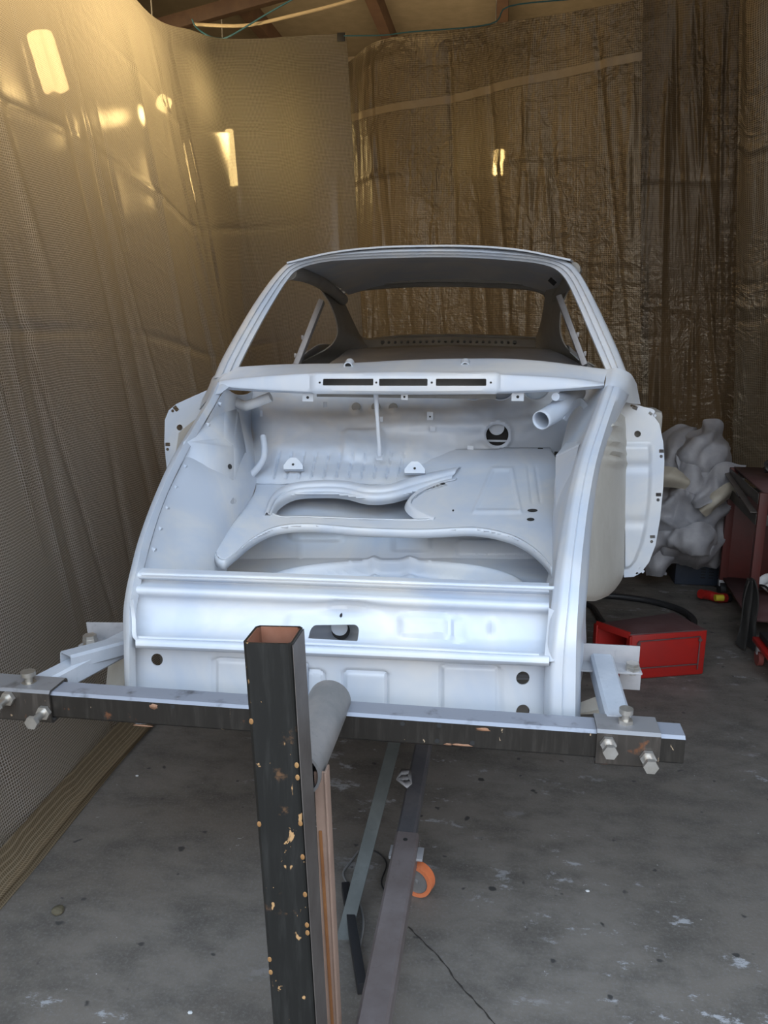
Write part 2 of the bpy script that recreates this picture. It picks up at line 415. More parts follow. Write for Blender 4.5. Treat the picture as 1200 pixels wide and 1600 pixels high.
bm = bmesh.new(); add_bar(bm, W(60, 96, 5.75), W(700, -85, 5.75), .06, .09); struct('trim_5', bm, m_raft)
# floor crack
cp = [(638, 1448), (660, 1470), (690, 1500), (715, 1535), (740, 1562), (765, 1590), (790, 1625)]
bm = bmesh.new(); pr = None
for k, p in enumerate(curve([G(*p, .0012) for p in cp], 5)):
    q = Vector((.0016*math.sin(k*1.7), 0, 0)); w_ = .0012+.0006*math.sin(k*2.1)
    a = bm.verts.new(p+q+Vector((-w_, -w_, 0))); b = bm.verts.new(p+q+Vector((w_, w_, 0)))
    if pr: bm.faces.new((pr[0], pr[1], b, a))
    pr = (a, b)
ck = struct('floor_crack', bm, mat('crack_dark', (.03, .025, .02), .9), fl)

# ------------------------------------------------------------------ plastic sheeting
def sheet(name, top, bot, m, label, seed, amp=.03, nf=14, res=(260, 170), creases=(), parent=None, tape=None):
    """ruled hanging sheet: top and bottom poly-lines, hanging folds and horizontal packing creases"""
    T = ncurve(np.array([tuple(p) for p in top]), 12); B = ncurve(np.array([tuple(p) for p in bot]), 12)
    nu, nv = res; rnd = np.random.RandomState(seed)
    def samp(A, n):
        d = np.r_[0, np.cumsum(np.linalg.norm(np.diff(A, axis=0), axis=1))]; s = np.linspace(0, d[-1], n)
        return np.stack([np.interp(s, d, A[:, k]) for k in range(3)], 1), s
    t3, su = samp(T, nu); b3, sb = samp(B, nu)
    L = max(su[-1], sb[-1]); u = np.linspace(0, L, nu); v = np.linspace(0, 1, nv)
    P = t3[None]*(1-v[:, None, None]) + b3[None]*v[:, None, None]
    tang = np.gradient(P, axis=1); tang /= np.linalg.norm(tang, axis=-1, keepdims=True)
    N = np.cross(tang, np.array([0, 0, 1.])); N /= np.linalg.norm(N, axis=-1, keepdims=True)
    U, V = np.meshgrid(u, v*np.mean(np.linalg.norm(t3-b3, axis=1)))
    D = np.zeros_like(U)
    for k in range(nf):
        f = rnd.uniform(1.0, 9.0); ph = rnd.uniform(0, 6.28); sk = rnd.uniform(-.25, .25)
        D += amp*rnd.uniform(.3, 1)/math.sqrt(f)*np.sin(f*(U+sk*V)+ph)*(.4+.6*np.sin(V*rnd.uniform(.4, 1.4)+rnd.uniform(0, 6.28))**2)
    for k in range(nf*3):                    # sharp pleats
        u0 = rnd.uniform(0, L); sk = rnd.uniform(-.12, .12); w = rnd.uniform(.012, .03)
        v0 = rnd.uniform(-.2, V.max()*.7); ln = rnd.uniform(.8, 3)
        env = np.clip((V-v0)/.3, 0, 1)*np.clip((v0+ln-V)/.4, 0, 1)
        D += rnd.choice([-1, 1])*rnd.uniform(.006, .016)*np.exp(-((U-u0-sk*(V-v0))/w)**2)*env
    for cz in creases:                       # packing creases
        D += .012*np.exp(-((V-cz-.02*np.sin(U*3))/.016)**2)*(.6+.4*np.sin(U*5+cz))
    D *= np.clip(V/.12, .25, 1)
    P = P + N*D[..., None]
    keep = P.copy()
    me = bpy.data.meshes.new(name); idx = np.arange(nu*nv).reshape(nv, nu)
    fc = np.stack([idx[:-1, :-1], idx[:-1, 1:], idx[1:, 1:], idx[1:, :-1]], -1).reshape(-1, 4)
    me.from_pydata(P.reshape(-1, 3).tolist(), [], fc.tolist())
    ul = me.uv_layers.new(name='UVMap'); uvs = np.stack([U, -V], -1).reshape(-1, 2)
    ul.data.foreach_set('uv', uvs[fc.ravel()].ravel())
    o = obj(name, me, m, parent, 80)
    if label: tag(o, label, 'plastic sheet', 'plastic sheets hung around the car')
    if tape:
        bm = bmesh.new(); pr = None
        for i in range(0, nu, 2):
            colm = keep[:, i]; zt = tape[0]+(tape[1]-tape[0])*i/(nu-1); pts = []
            for dz in (.022, 0, -.022):
                q = np.array([np.interp(-(zt+dz), -colm[:, 2], colm[:, k]) for k in range(3)]); tow = np.array([0, 0, CH])-q; pts.append(bm.verts.new(q+tow/np.linalg.norm(tow)*.008))
            if pr:
                for k in range(2): bm.faces.new((pr[k], pr[k+1], pts[k+1], pts[k]))
            pr = pts
        obj('seam_tape', bm, TAPE, o, 80, 'paler horizontal tape seam')
    return o
TAPE = m_dusty('beige_tape', (.30, .23, .14), (.36, .29, .19), .4, 0)
PL_LEFT = m_plastic('woven_plastic_left', (.034, .029, .025), (.46, .43, .39), (.80, .68, .50), clear=.13, crinkle=.16, grid=.9, tl=.22, metal=.15, cell=.0085)
PL_BACK = m_plastic('woven_plastic_back', (.125, .100, .068), (.42, .36, .26), (.66, .54, .36), clear=.09, crinkle=.5, grid=.6, tl=.15, cell=.011, metal=.5)
PL_RIGHT = m_plastic('woven_plastic_right', (.085, .066, .044), (.27, .22, .15), (.6, .46, .28), clear=.06, crinkle=.5, grid=.5, tl=.14, cell=.011, metal=.4)
ls = sheet('plastic_sheet', [(-1.92, .2, 3.45), (-1.92, 2, 3.42), (-1.92, 3.2, 3.40), tuple(W(210, 0, 4.16)), tuple(W(305, 48, 4.95)), tuple(W(350, 60, 5.15)), tuple(W(415, 60, 5.3)), tuple(W(470, 56, 5.45)), tuple(W(541, 53, 5.58))],
      [(-1.33, .2, .02), (-1.33, 2, .02), (-1.33, 3.2, .02), (-1.34, 4.1, .02), (-1.35, 4.9, .02), (-1.32, 5.2, .02), (-1.2, 5.4, .02), (-1.1, 5.55, .02), (-.95, 5.75, .02)], PL_LEFT,
      'large woven clear plastic sheet hung along the left side, glowing warm near its top', 3, .030, 14, (420, 200), (.55, 1.15, 1.9))
# hem lying folded on the floor
rnd = random.Random(4); hp = []
for k in range(40):
    y = .3+k*.11; hp.append((y, -1.312+.006*math.sin(y*5), -1.262+.010*math.sin(y*4.1+1)))
me = bpy.data.meshes.new('hem'); vv = []; ff = []; uvs = []
for k, (y, a, b) in enumerate(hp):
    for j, (x, z) in enumerate(((a, .10), (a+.012, .055), (a+.03, .03), (a+.055, .028), (b-.01, .018), (b+.004, .003))):
        vv.append((x, y, z)); uvs.append((y, j*.017))
for k in range(len(hp)-1):
    for j in range(5): i = k*6+j; ff.append((i, i+1, i+7, i+6))
me.from_pydata(vv, [], ff); ul = me.uv_layers.new(name='UVMap')
for p in me.polygons:
    for li in p.loop_indices: ul.data[li].uv = uvs[me.loops[li].vertex_index]
HEMM = m_plastic('yellowed_hem_plastic', (.15, .11, .065), (.36, .285, .19), (.6, .5, .3), clear=0, crinkle=.08, grid=.75, tl=.1)
obj('hem', me, HEMM, ls, 80, 'yellowed woven hem folded onto the concrete')
sheet('plastic_sheet', [tuple(W(543, 98, 5.62)), tuple(W(600, 62, 5.5)), tuple(W(750, 40, 5.25)), tuple(W(880, 20, 5.05)), tuple(W(1014, -4, 4.9))],
      [(-1.15, 5.85, .02), (-.6, 5.7, .02), (0, 5.45, .02), (.5, 5.25, .02), (.97, 5.15, .02)], PL_BACK,
      'wide brown crinkled plastic sheet hanging behind the car roof, with one horizontal taped seam', 11, .028, 16, (300, 220), (.75, 1.35, 2.1), tape=(2.79, 2.89))
sheet('plastic_sheet', [tuple(W(1006, -8, 4.88)), tuple(W(1060, -16, 4.8)), tuple(W(1110, -25, 4.72)), tuple(W(1165, -30, 4.66))],
      [(.93, 5.28, .02), (1.15, 5.3, .02), (1.36, 5.3, .02), (1.60, 5.25, .02)], PL_RIGHT,
      'dark brown plastic sheet hanging just right of the sheet with the taped seam', 23, .04, 9, (130, 200), (.9, 1.6))
sheet('plastic_sheet', [tuple(W(1158, -30, 4.6)), tuple(W(1210, -40, 4.5)), (1.9, 4.1, 3.6), (2.3, 3.4, 3.6)],
      [(1.50, 5.2, .02), (1.8, 5.0, .02), (2.15, 4.5, .02), (2.5, 3.6, .02)], PL_BACK,
      'brown plastic sheet at the far right edge, behind the red tool cart', 31, .03, 8, (110, 200), (.8, 1.7))
# lamps of the bay behind the sheeting
LAMP = m_emit('warm_tube_lamp', (1.0, .80, .42), 55); LBODY = mat('lamp_housing', (.3, .28, .25), .5)
def tube_lamp(a, b, r, label, group='lamps shining through the plastic'):
    c = (Vector(a)+Vector(b))/2
    t = empty('tube_lamp', c, label, 'lamp', group)
    tube('lamp_tube', [a, b], r, LAMP, t)
    d = (Vector(b)-Vector(a)).normalized(); bk = Vector((-.03, .03, 0))
    bm = bmesh.new(); add_bar(bm, Vector(a)-d*.04+bk, Vector(b)+d*.04+bk, .05, .03); obj('housing', bm, LBODY, t)
    tube('hanging_cord', [Vector(a if a[2] > b[2] else b)+bk, Vector((a[0], a[1], 4.0))+bk], .004, LBODY, t, 6)
tube_lamp(W(358, 203, 5.75), W(366, 290, 5.75), .028, 'bright upright tube lamp glowing through the left plastic sheet near its corner')
tube_lamp(W(776, 233, 5.75), W(772, 272, 5.75), .014, 'small upright tube lamp glowing through the brown plastic sheet behind the car roof')
tube_lamp(W(250, 158, 5.0), W(262, 166, 5.0), .045, 'round warm lamp glowing through the left plastic sheet, middle of the three glows')
tube_lamp(W(62, 55, 3.9), W(88, 140, 3.9), .06, 'broad warm lamp glowing through the top left corner of the left plastic sheet')

exec_order = 'car next'
# ------------------------------------------------------------------ the car body
CAR = empty('car_body', (-.30, 2.6, .58), 'stripped classic coupe body shell in pale grey primer on the rotisserie, hood and doors removed', 'car')
# --- roof and window frames
cx = -.28
def rr(y, half, ze, zc, n=7):
    return [('w', cx+half*s, y, zc-(zc-ze)*abs(s)**2.6) for s in np.linspace(-1, 1, n)]
patch('roof', [rr(2.93, .50, 1.700, 1.752), rr(3.1, .525, 1.70, 1.764), rr(3.4, .545, 1.70, 1.770), rr(3.8, .545, 1.685, 1.760), rr(4.05, .535, 1.66, 1.735), rr(4.25, .525, 1.63, 1.70)], PRIMER, CAR, .006, 6, 5)
# windshield surround swept as a stepped profile from outer to inner outline
outer = [(334, 592), (347, 562), (372, 517), (402, 468), (432, 428), (456, 409), (500, 398), (560, 392), (620, 389), (680, 388), (740, 389), (800, 393), (850, 399), (886, 409), (906, 428), (928, 468), (948, 510), (968, 555), (982, 592)]
inner = [(370, 582), (382, 556), (402, 517), (425, 476), (449, 438), (468, 420), (508, 409), (562, 405), (620, 403), (680, 402), (740, 403), (798, 407), (842, 412), (868, 421), (885, 439), (902, 474), (918, 512), (935, 552), (948, 582)]
def wsY(i, n):
    p = outer[i]; t = (592-p[1])/204.; s = (p[0]-660)/330.; return 2.60+.40*t - .05*(1-min(1, abs(s)*1.4)**2)*t
rows = []
nn = len(outer)
for f, dy in ((0, .07), (0, .03), (.04, .0), (.30, -.012), (.36, .0), (.62, .004), (.68, .018), (.95, .022), (1.0, .045), (1.0, .075)):
    rows.append([(outer[i][0]+(inner[i][0]-outer[i][0])*f, outer[i][1]+(inner[i][1]-outer[i][1])*f, wsY(i, nn)+dy) for i in range(nn)])
patch('windshield_frame', rows, PRIMER, CAR, .003, 5, 2, None, sv=False, sharp=40)
# roof side rails
for s, nm in ((-1, 'roof_rail'), (1, 'roof_rail')):
    pts = [Vector((cx+s*.515, 3.02, 1.672)), Vector((cx+s*.545, 3.3, 1.680)), Vector((cx+s*.555, 3.65, 1.672)), Vector((cx+s*.55, 3.95, 1.640)), Vector((cx+s*.535, 4.15, 1.60))]
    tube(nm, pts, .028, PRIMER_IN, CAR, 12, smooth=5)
# door window posts
for a, b in (((503, 470, 3.72), (462, 574, 3.62)), ((873, 463, 3.72), (914, 572, 3.62))):
    bm = bmesh.new(); add_bar(bm, W(*a), W(*b), .026, .05, Vector((0, 1, 0)), .006); o = obj('door_pillar', bm, GALV, CAR)
    for k in (.55, .82):
        p = W(*a)*(1-k)+W(*b)*k; sx = -1 if a[0] < 600 else 1
        box('pillar_clip', p+Vector((.018*sx, -.02, 0)), (.012, .012, .02), GALV, o)
# rear window ring
inn = [(533, 465), (545, 457), (600, 451), (670, 448), (750, 449), (816, 452), (845, 458), (852, 468), (850, 490), (843, 515), (836, 526), (790, 524), (700, 522), (620, 524), (568, 528), (552, 505), (540, 482)]
def rwY(py): return 4.22+.25*(py-440)/90.
rows = []
cxp, cyp = 693, 488
for k, (g, dy) in enumerate(((1.0, .05), (1.0, 0), (1.012, -.008), (1.05, 0), (1.06, -.02), (1.10, -.02), (1.12, .05))):
    rows.append([(cxp+(x-cxp)*g, cyp+(y-cyp)*(1+(g-1)*3.2), rwY(y)+dy) for x, y in inn+inn[:1]])
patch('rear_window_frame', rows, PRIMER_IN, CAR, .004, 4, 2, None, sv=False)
# rear pillars
Lo = [(494, 436, 3.75), (503, 455, 3.85), (517, 478, 3.9), (526, 505, 3.95), (526, 525, 3.98), (514, 542, 4.0), (488, 557, 4.0), (455, 572, 4.0)]
Lm = [(512, 436, 4.05), (520, 458, 4.1), (531, 478, 4.15), (541, 505, 4.2), (549, 525, 4.22), (548, 545, 4.25), (530, 560, 4.25), (520, 580, 4.2)]
Li = [(530, 438, 4.2), (531, 458, 4.22), (541, 480, 4.28), (553, 506, 4.35), (566, 530, 4.42), (584, 548, 4.4), (575, 562, 4.4), (570, 582, 4.4)]
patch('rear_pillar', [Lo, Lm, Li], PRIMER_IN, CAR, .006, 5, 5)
Ro = [(893, 440, 3.75), (886, 458, 3.85), (878, 478, 3.9), (875, 505, 3.95), (877, 525, 3.98), (886, 543, 4.0), (905, 558, 4.0), (930, 572, 4.0)]
Rm = [(876, 438, 4.05), (869, 460, 4.1), (862, 480, 4.15), (857, 505, 4.2), (855, 527, 4.22), (858, 545, 4.25), (870, 560, 4.25), (880, 580, 4.2)]
Ri = [(858, 438, 4.2), (853, 458, 4.22), (850, 480, 4.28), (845, 506, 4.35), (838, 528, 4.42), (832, 546, 4.4), (840, 562, 4.4), (845, 582, 4.4)]
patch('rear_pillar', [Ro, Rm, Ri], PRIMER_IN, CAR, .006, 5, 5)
# seat belt anchor slots on the pillars
for x, y in ((503, 444), (863, 440)):
    bm = bmesh.new(); add_box(bm, W(x, y, 3.72), (.035, .01, .02), Matrix.Rotation(math.radians(-40 if x < 600 else 40), 3, 'Y'), .002); obj('anchor_slot', bm, HOLE_SHADE, CAR, label='black slot')
# parcel shelf with its row of holes
rows = [[(552, 531, 4.44), (620, 527, 4.46), (700, 525, 4.47), (780, 527, 4.46), (850, 530, 4.44)],
        [(550, 533, 4.40), (620, 529, 4.42), (700, 527, 4.43), (780, 529, 4.42), (852, 532, 4.40)],
        [(548, 545, 4.36), (620, 541, 4.38), (700, 539, 4.39), (780, 541, 4.38), (854, 544, 4.36)],
        [(540, 549, 4.25), (620, 545, 4.27), (700, 544, 4.28), (780, 545, 4.27), (862, 548, 4.25)]]
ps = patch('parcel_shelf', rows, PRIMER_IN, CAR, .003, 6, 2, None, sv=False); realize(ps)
cs = []
for k in range(22):
    x = 598+k*(804-598)/21.; r = 3.3 if k in (0, 21) else 2.3
    cs.append(prism(circ(x, 534.5-2.2*ga(x-700, 80)+1, r, 12), 4.40, -.12, .12))
cut(ps, cs)
box('shelf_hole_shade', W(700, 545, 4.62)+Vector((0, 0, -.06)), (.95, .02, .12), HOLE_SHADE, CAR)  # black slab, paints the shade behind the shelf holes
patch('seat_bulkhead', [[(545, 546, 4.24), (700, 543, 4.26), (858, 546, 4.24)], [(530, 558, 4.0), (700, 556, 4.0), (885, 558, 4.0)], [(505, 585, 3.7), (700, 585, 3.7), (915, 585, 3.7)], [(500, 680, 3.6), (700, 680, 3.6), (920, 680, 3.6)]], GALV, CAR, .004, 6, 4,
      bump=lambda x, y: .008*ga(x-700, 12)-.006*ga(abs(x-700)-100, 8))
# dashboard top pad region seen through the windshield is the cowl below
# --- cowl
XS = [342, 380, 430, 488, 560, 640, 720, 778, 850, 905, 944]
r0 = [(372, 574), (400, 572), (440, 570), (488, 569), (545, 568), (640, 563), (720, 561), (790, 561), (850, 565), (905, 572), (950, 578)]
c0Y = [2.62, 2.64, 2.68, 2.71, 2.73, 2.74, 2.73, 2.71, 2.68, 2.65, 2.62]
crest = [(343, 594), (380, 590), (430, 586.5), (488, 584), (560, 583), (640, 582), (720, 583), (778, 585), (850, 588), (905, 592), (944, 597)]
bot = [(342, 604), (380, 607), (430, 609.5), (488, 611.5), (560, 612.5), (640, 613), (720, 612.5), (778, 611.5), (850, 609), (905, 606), (944, 603)]
rows = [[(p[0], p[1]+8, y+.03) for p, y in zip(r0, c0Y)], [(*p, y) for p, y in zip(r0, c0Y)],
        [((a[0]*.5+b[0]*.5), a[1]*.5+b[1]*.5-1.5, y*.5+2.56*.5) for a, b, y in zip(r0, crest, c0Y)],
        [(*p, 2.56) for p in crest],
        [(p[0], p[1]+2.5, 2.545) for p in crest],
        [(p[0], p[1]-2, 2.535) for p in bot], [(p[0], p[1], 2.54) for p in bot], [(p[0], p[1]+3, 2.56) for p in bot], [(p[0], p[1]+2, 2.64) for p in bot]]
def cowlbump(x, y):
    return .010*sst(-sdrect(x, y, 488, 584, 778, 612, 4), -3, 2)*sst(y, 580, 588)
cw = patch('cowl_panel', rows, PRIMER, CAR, .003, 16, 5, cowlbump, sharp=60); realize(cw)
cut(cw, [prism(rrect(507, 591, 585, 601.5, 1.5), 2.55, -.1, .06), prism(rrect(594, 591, 669, 602, 1.5), 2.55, -.1, .06), prism(rrect(682, 591, 760, 602, 1.5), 2.55, -.1, .06)]
    + [prism(circ(x, 597, 1.8, 8), 2.55, -.1, .06) for x in (502, 589.5, 675.5, 767)])
for x in (545, 727):                      # wiper spindle holes with their collars
    c = W(x, 570, 2.66); bm = bmesh.new(); pipe(bm, c+Vector((0, -.012, -.004)), c+Vector((0, .02, .006)), .015, .004, 20); s = obj('wiper_spindle_collar', bm, PRIMER, CAR)
    bm = bmesh.new(); add_cyl(bm, c+Vector((0, -.006, -.002)), c+Vector((0, .012, .004)), .0115, 16); obj('spindle_hole', bm, HOLE_SHADE, s, label='black hole')
# inside of the vent box
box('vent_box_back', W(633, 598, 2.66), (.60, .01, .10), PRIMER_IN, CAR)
# pillar base joining cowl, windshield frame and hinge post
patch('pillar_base', [[(948, 578, 2.62), (965, 576, 2.60), (984, 584, 2.62), (994, 600, 2.68)], [(946, 598, 2.55), (960, 600, 2.54), (980, 604, 2.58), (996, 612, 2.68)], [(940, 618, 2.50), (956, 622, 2.52), (975, 628, 2.58), (1000, 632, 2.70)]], PRIMER, CAR, .004, 5, 5)
patch('pillar_base', [[(326, 612, 2.70), (333, 590, 2.66), (348, 585, 2.60), (372, 582, 2.62)], [(318, 622, 2.66), (330, 604, 2.60), (345, 598, 2.55), (365, 598, 2.56)], [(312, 640, 2.62), (322, 628, 2.52), (334, 618, 2.48), (345, 615, 2.5)]], PRIMER, CAR, .004, 5, 5)

# --- hood opening rails
Lr = [((197, 1124, 1.635), (204, 1124, 1.615), (214, 1122, 1.645)), ((195, 1060, 1.635), (202, 1060, 1.615), (212, 1060, 1.645)), ((194, 1005, 1.635), (202, 1005, 1.61), (211, 1003, 1.64)),
      ((193, 960, 1.67), (202, 958, 1.645), (212, 958, 1.68)), ((198, 920, 1.71), (207, 918, 1.69), (219, 917, 1.72)), ((206, 885, 1.76), (215, 883, 1.74), (225, 886, 1.765)),
      ((218, 840, 1.86), (226, 838, 1.84), (237, 840, 1.865)), ((240, 780, 1.99), (248, 778, 1.97), (257, 780, 1.995)), ((267, 720, 2.14), (275, 718, 2.12), (285, 720, 2.145)),
      ((296, 672, 2.30), (303, 668, 2.28), (312, 672, 2.305)), ((322, 628, 2.46), (329, 624, 2.44), (338, 628, 2.465)), ((335, 600, 2.56), (341, 597, 2.54), (350, 602, 2.565))]
rows = []
for o_, c_, i_ in Lr:
    rows.append([(o_[0]+1, o_[1]+3, o_[2]+.06), o_, ((o_[0]+c_[0])/2, (o_[1]+c_[1])/2, (o_[2]+c_[2])/2-.004), c_, ((i_[0]*2+c_[0])/3, (i_[1]*2+c_[1])/3, (i_[2]*2+c_[2])/3), i_, (i_[0]-1, i_[1]+2, i_[2]+.03)])
patch('hood_rail', rows, PRIMER, CAR, .002, 3, 6, None, su=False, sharp=60)
Rr = [((850, 1150), (861, 1150), (898, 1150), (905, 1150), 1.64), ((851, 1060), (862, 1060), (899, 1060), (906, 1060), 1.64), ((857, 1000), (868, 1000), (900, 1000), (907, 1000), 1.645),
      ((862, 945), (875, 945), (903, 945), (914, 945), 1.69), ((868, 892), (881, 888), (907, 890), (918, 898), 1.765), ((876, 842), (888, 838), (912, 840), (921, 845), 1.88),
      ((886, 782), (897, 778), (920, 780), (927, 785), 2.03), ((900, 722), (911, 717), (932, 718), (937, 724), 2.20), ((922, 660), (932, 655), (950, 658), (957, 666), 2.38), ((942, 608), (950, 602), (968, 606), (982, 616), 2.54)]
rows = []
for a, b, c, d, Y in Rr:
    m1 = (b[0]*.55+c[0]*.45, b[1]*.55+c[1]*.45)
    rows.append([(a[0]+1, a[1]+2, Y+.03), (*a, Y), (*b, Y-.025), (m1[0]-1, m1[1], Y-.028), (m1[0]+1, m1[1], Y-.018), (*c, Y-.022), (*d, Y+.03), (d[0]+1, d[1]+2, Y+.09)])
patch('hood_rail', rows, PRIMER, CAR, .002, 3, 6, None, su=False, sharp=60)
for k in range(9):                        # captive nut tabs along the left rail
    t = k/8.; y = 890-260*t; i = 0
    pts = [(225, 886, 1.765), (237, 840, 1.865), (257, 780, 1.995), (285, 720, 2.145), (312, 672, 2.305), (338, 628, 2.465)]
    xs = np.interp(y, [p[1] for p in pts][::-1], [p[0] for p in pts][::-1]); Ys = np.interp(y, [p[1] for p in pts][::-1], [p[2] for p in pts][::-1])
    bm = bmesh.new(); p = W(xs+5, y, Ys+.03); add_cyl(bm, p, p+Vector((.010, -.002, -.004)), .006, 12); obj('nut_tab', bm, PRIMER, CAR)
# --- inner wings
patch('inner_wing', [[(216, 960, 1.72), (223, 898, 1.77), (238, 840, 1.88), (258, 780, 2.01), (286, 722, 2.16), (314, 674, 2.32), (340, 628, 2.48), (352, 606, 2.56)],
                     [(262, 975, 1.80), (268, 912, 1.84), (275, 850, 1.95), (288, 795, 2.06), (312, 740, 2.19), (330, 698, 2.36), (352, 650, 2.56), (368, 616, 2.66)],
                     [(318, 985, 1.95), (325, 920, 1.98), (332, 862, 2.06), (347, 805, 2.19), (372, 755, 2.33), (378, 715, 2.52), (376, 660, 2.76), (384, 616, 2.86)],
                     [(342, 1000, 2.10), (350, 935, 2.13), (356, 875, 2.18), (374, 820, 2.30), (398, 762, 2.48), (402, 722, 2.70), (392, 670, 2.92), (396, 610, 3.0)]], PRIMER, CAR, .003, 5, 6,
      label='pale left inner wing')
patch('inner_wing', [[(866, 960, 1.72), (869, 898, 1.78), (877, 842, 1.89), (887, 782, 2.04), (901, 722, 2.21), (923, 660, 2.39), (943, 606, 2.55)],
                     [(862, 960, 1.95), (866, 905, 2.0), (870, 850, 2.08), (877, 785, 2.2), (890, 725, 2.36), (912, 670, 2.58), (930, 606, 2.75)],
                     [(846, 985, 2.15), (852, 925, 2.15), (860, 880, 2.19), (865, 800, 2.34), (869, 740, 2.50), (880, 690, 2.72), (900, 610, 3.0)]], PRIMER, CAR, .003, 5, 6)
# strut box on the left inner wing
def facets(name, verts, faces, m, parent, t=.003, bev=.006):
    bm = bmesh.new(); vs = [bm.verts.new(W(*v)) for v in verts]
    for f in faces: bm.faces.new([vs[i] for i in f])
    if bev: bmesh.ops.bevel(bm, geom=bm.edges[:], offset=bev, segments=3, affect='EDGES')
    return obj(name, bm, m, parent, 30)
sb = facets('strut_box', [(277, 746, 2.12), (308, 690, 2.25), (350, 684, 2.38), (366, 697, 2.40), (367, 788, 2.26), (388, 742, 2.50), (372, 640, 2.72), (352, 632, 2.60), (333, 650, 2.44), (384, 700, 2.62)],
            [(0, 1, 3, 4), (4, 3, 9, 5), (1, 2, 3), (1, 8, 7, 2), (2, 7, 6, 3), (3, 6, 9)], PRIMER, CAR)
solid(sb, .004, -1)
for p, r_ in (((359, 729, 2.315), .008),):
    bm = bmesh.new(); c = W(*p); add_cyl(bm, c+Vector((.0, -.001, 0)), c+Vector((.001, .001, 0)), r_, 14); obj('mounting_hole', bm, HOLE_SHADE, sb, label='black hole')
bm = bmesh.new(); L_ = [W(x, y, 2.385) for x, y in ((309, 688), (325, 682), (345, 686), (347, 689), (328, 688))]; bm.faces.new([bm.verts.new(p) for p in L_]); o = obj('edge_slot', bm, HOLE_SHADE, sb, label='dark crescent gap'); solid(o, .002)
facets('strut_box', [(868, 712, 2.42), (905, 695, 2.34), (893, 740, 2.20), (868, 800, 2.28), (884, 692, 2.58), (912, 688, 2.5)], [(0, 1, 2, 3), (0, 4, 5, 1)], PRIMER, CAR)

# --- bulkhead
def bh(x, y):
    h = 0
    for c in range(11):                   # pressed ribs on the curved foot
        x0 = 437+c*19.5; xx = x0-(y-705)*.22
        h -= .008*ga(x-xx, 1.8)*sst(y, 700, 712)*sst(752-y, 0, 8)
    for (a, b, r) in ((556, 636, 8), (587, 636, 8), (614, 637, 8)):
        d = math.hypot(x-a, y-b); h += .006*sst(r-d, -1.5, 1.5)
    d = math.hypot(x-777, y-679); h += .008*ga(d-21, 3)
    h += .022*sst(-sdrect(x, y, 535, 672, 600, 720, 10), -5, 5)*0.6
    h += .010*math.sin(x*.021)*ga(y-650, 22) + .014*ga(y-662-6*math.sin(x*.012), 9)*sst(x, 560, 640)*sst(900-x, 0, 60)
    h += .003*(noise.noise(Vector((x*.06, y*.08, 1))))
    return h
cols = [392, 415, 450, 500, 560, 620, 680, 740, 800, 860, 905]
def brow(y, Ys, dy=0): return [(x, y+dyy, Y) for x, Y, dyy in zip(cols, Ys, dy if dy else [0]*11)]
rows = [brow(600, [3.0]*11), brow(625, [2.97, 2.97]+[2.97]*7+[2.99, 3.02]), brow(650, [2.98, 2.88, 2.86, 2.86, 2.87, 2.88, 2.90, 2.91, 2.93, 2.96, 3.0]),
        brow(680, [2.92, 2.82, 2.79, 2.79, 2.81, 2.83, 2.86, 2.90, 2.92, 2.95, 3.0]), brow(700, [2.80, 2.74, 2.72, 2.72, 2.74, 2.77, 2.82, 2.90, 2.93, 2.95, 3.0]),
        brow(722, [2.66, 2.65, 2.65, 2.65, 2.67, 2.70, 2.76, 2.88, 2.92, 2.94, 3.0]), brow(742, [2.56, 2.56, 2.56, 2.56, 2.58, 2.62, 2.70, 2.85, 2.90, 2.93, 2.98]), brow(756, [2.52, 2.52, 2.52, 2.52, 2.53, 2.56, 2.66, 2.82, 2.88, 2.92, 2.95])]
bk = patch('bulkhead', rows, PRIMER, CAR, .003, 22, 12, bh, sharp=80); realize(bk)
cut(bk, [prism(circ(777, 679, 17.5, 28), 2.92, -.3, .2)])
bm = bmesh.new(); c = W(777, 679, 2.95); add_cyl(bm, c, c+Vector((0, .004, 0)), .05, 28); dd = obj('duct_shade_disc', bm, HOLE_SHADE, CAR, label='black disc painting the shade in the round duct opening')  # black disc, painted shade inside the duct opening
bm = bmesh.new(); c = W(776, 668, 2.93); add_cyl(bm, c, c+Vector((0, .006, 0)), .028, 24); obj('duct_flap', bm, PRIMER, CAR)
box('duct_bar', W(777, 689, 2.935), (.075, .006, .008), PRIMER, CAR)
for p in ((556, 636), (587, 636), (614, 637)):
    bm = bmesh.new(); c = W(*p, 2.905); add_cyl(bm, c, c+Vector((0, .012, 0)), .016, 20); obj('round_plug', bm, PRIMER_IN, CAR, label='darker round plug')
# three round instrument pods glimpsed under the cowl
for x in (740, 783, 838):
    bm = bmesh.new(); c = W(x, 604, 2.80); pipe(bm, c, c+Vector((0, .10, 0)), .048, .003, 28); add_cyl(bm, c+Vector((0, .05, 0)), c+Vector((0, .054, 0)), .047, 24); obj('instrument_pod', bm, PRIMER, CAR)
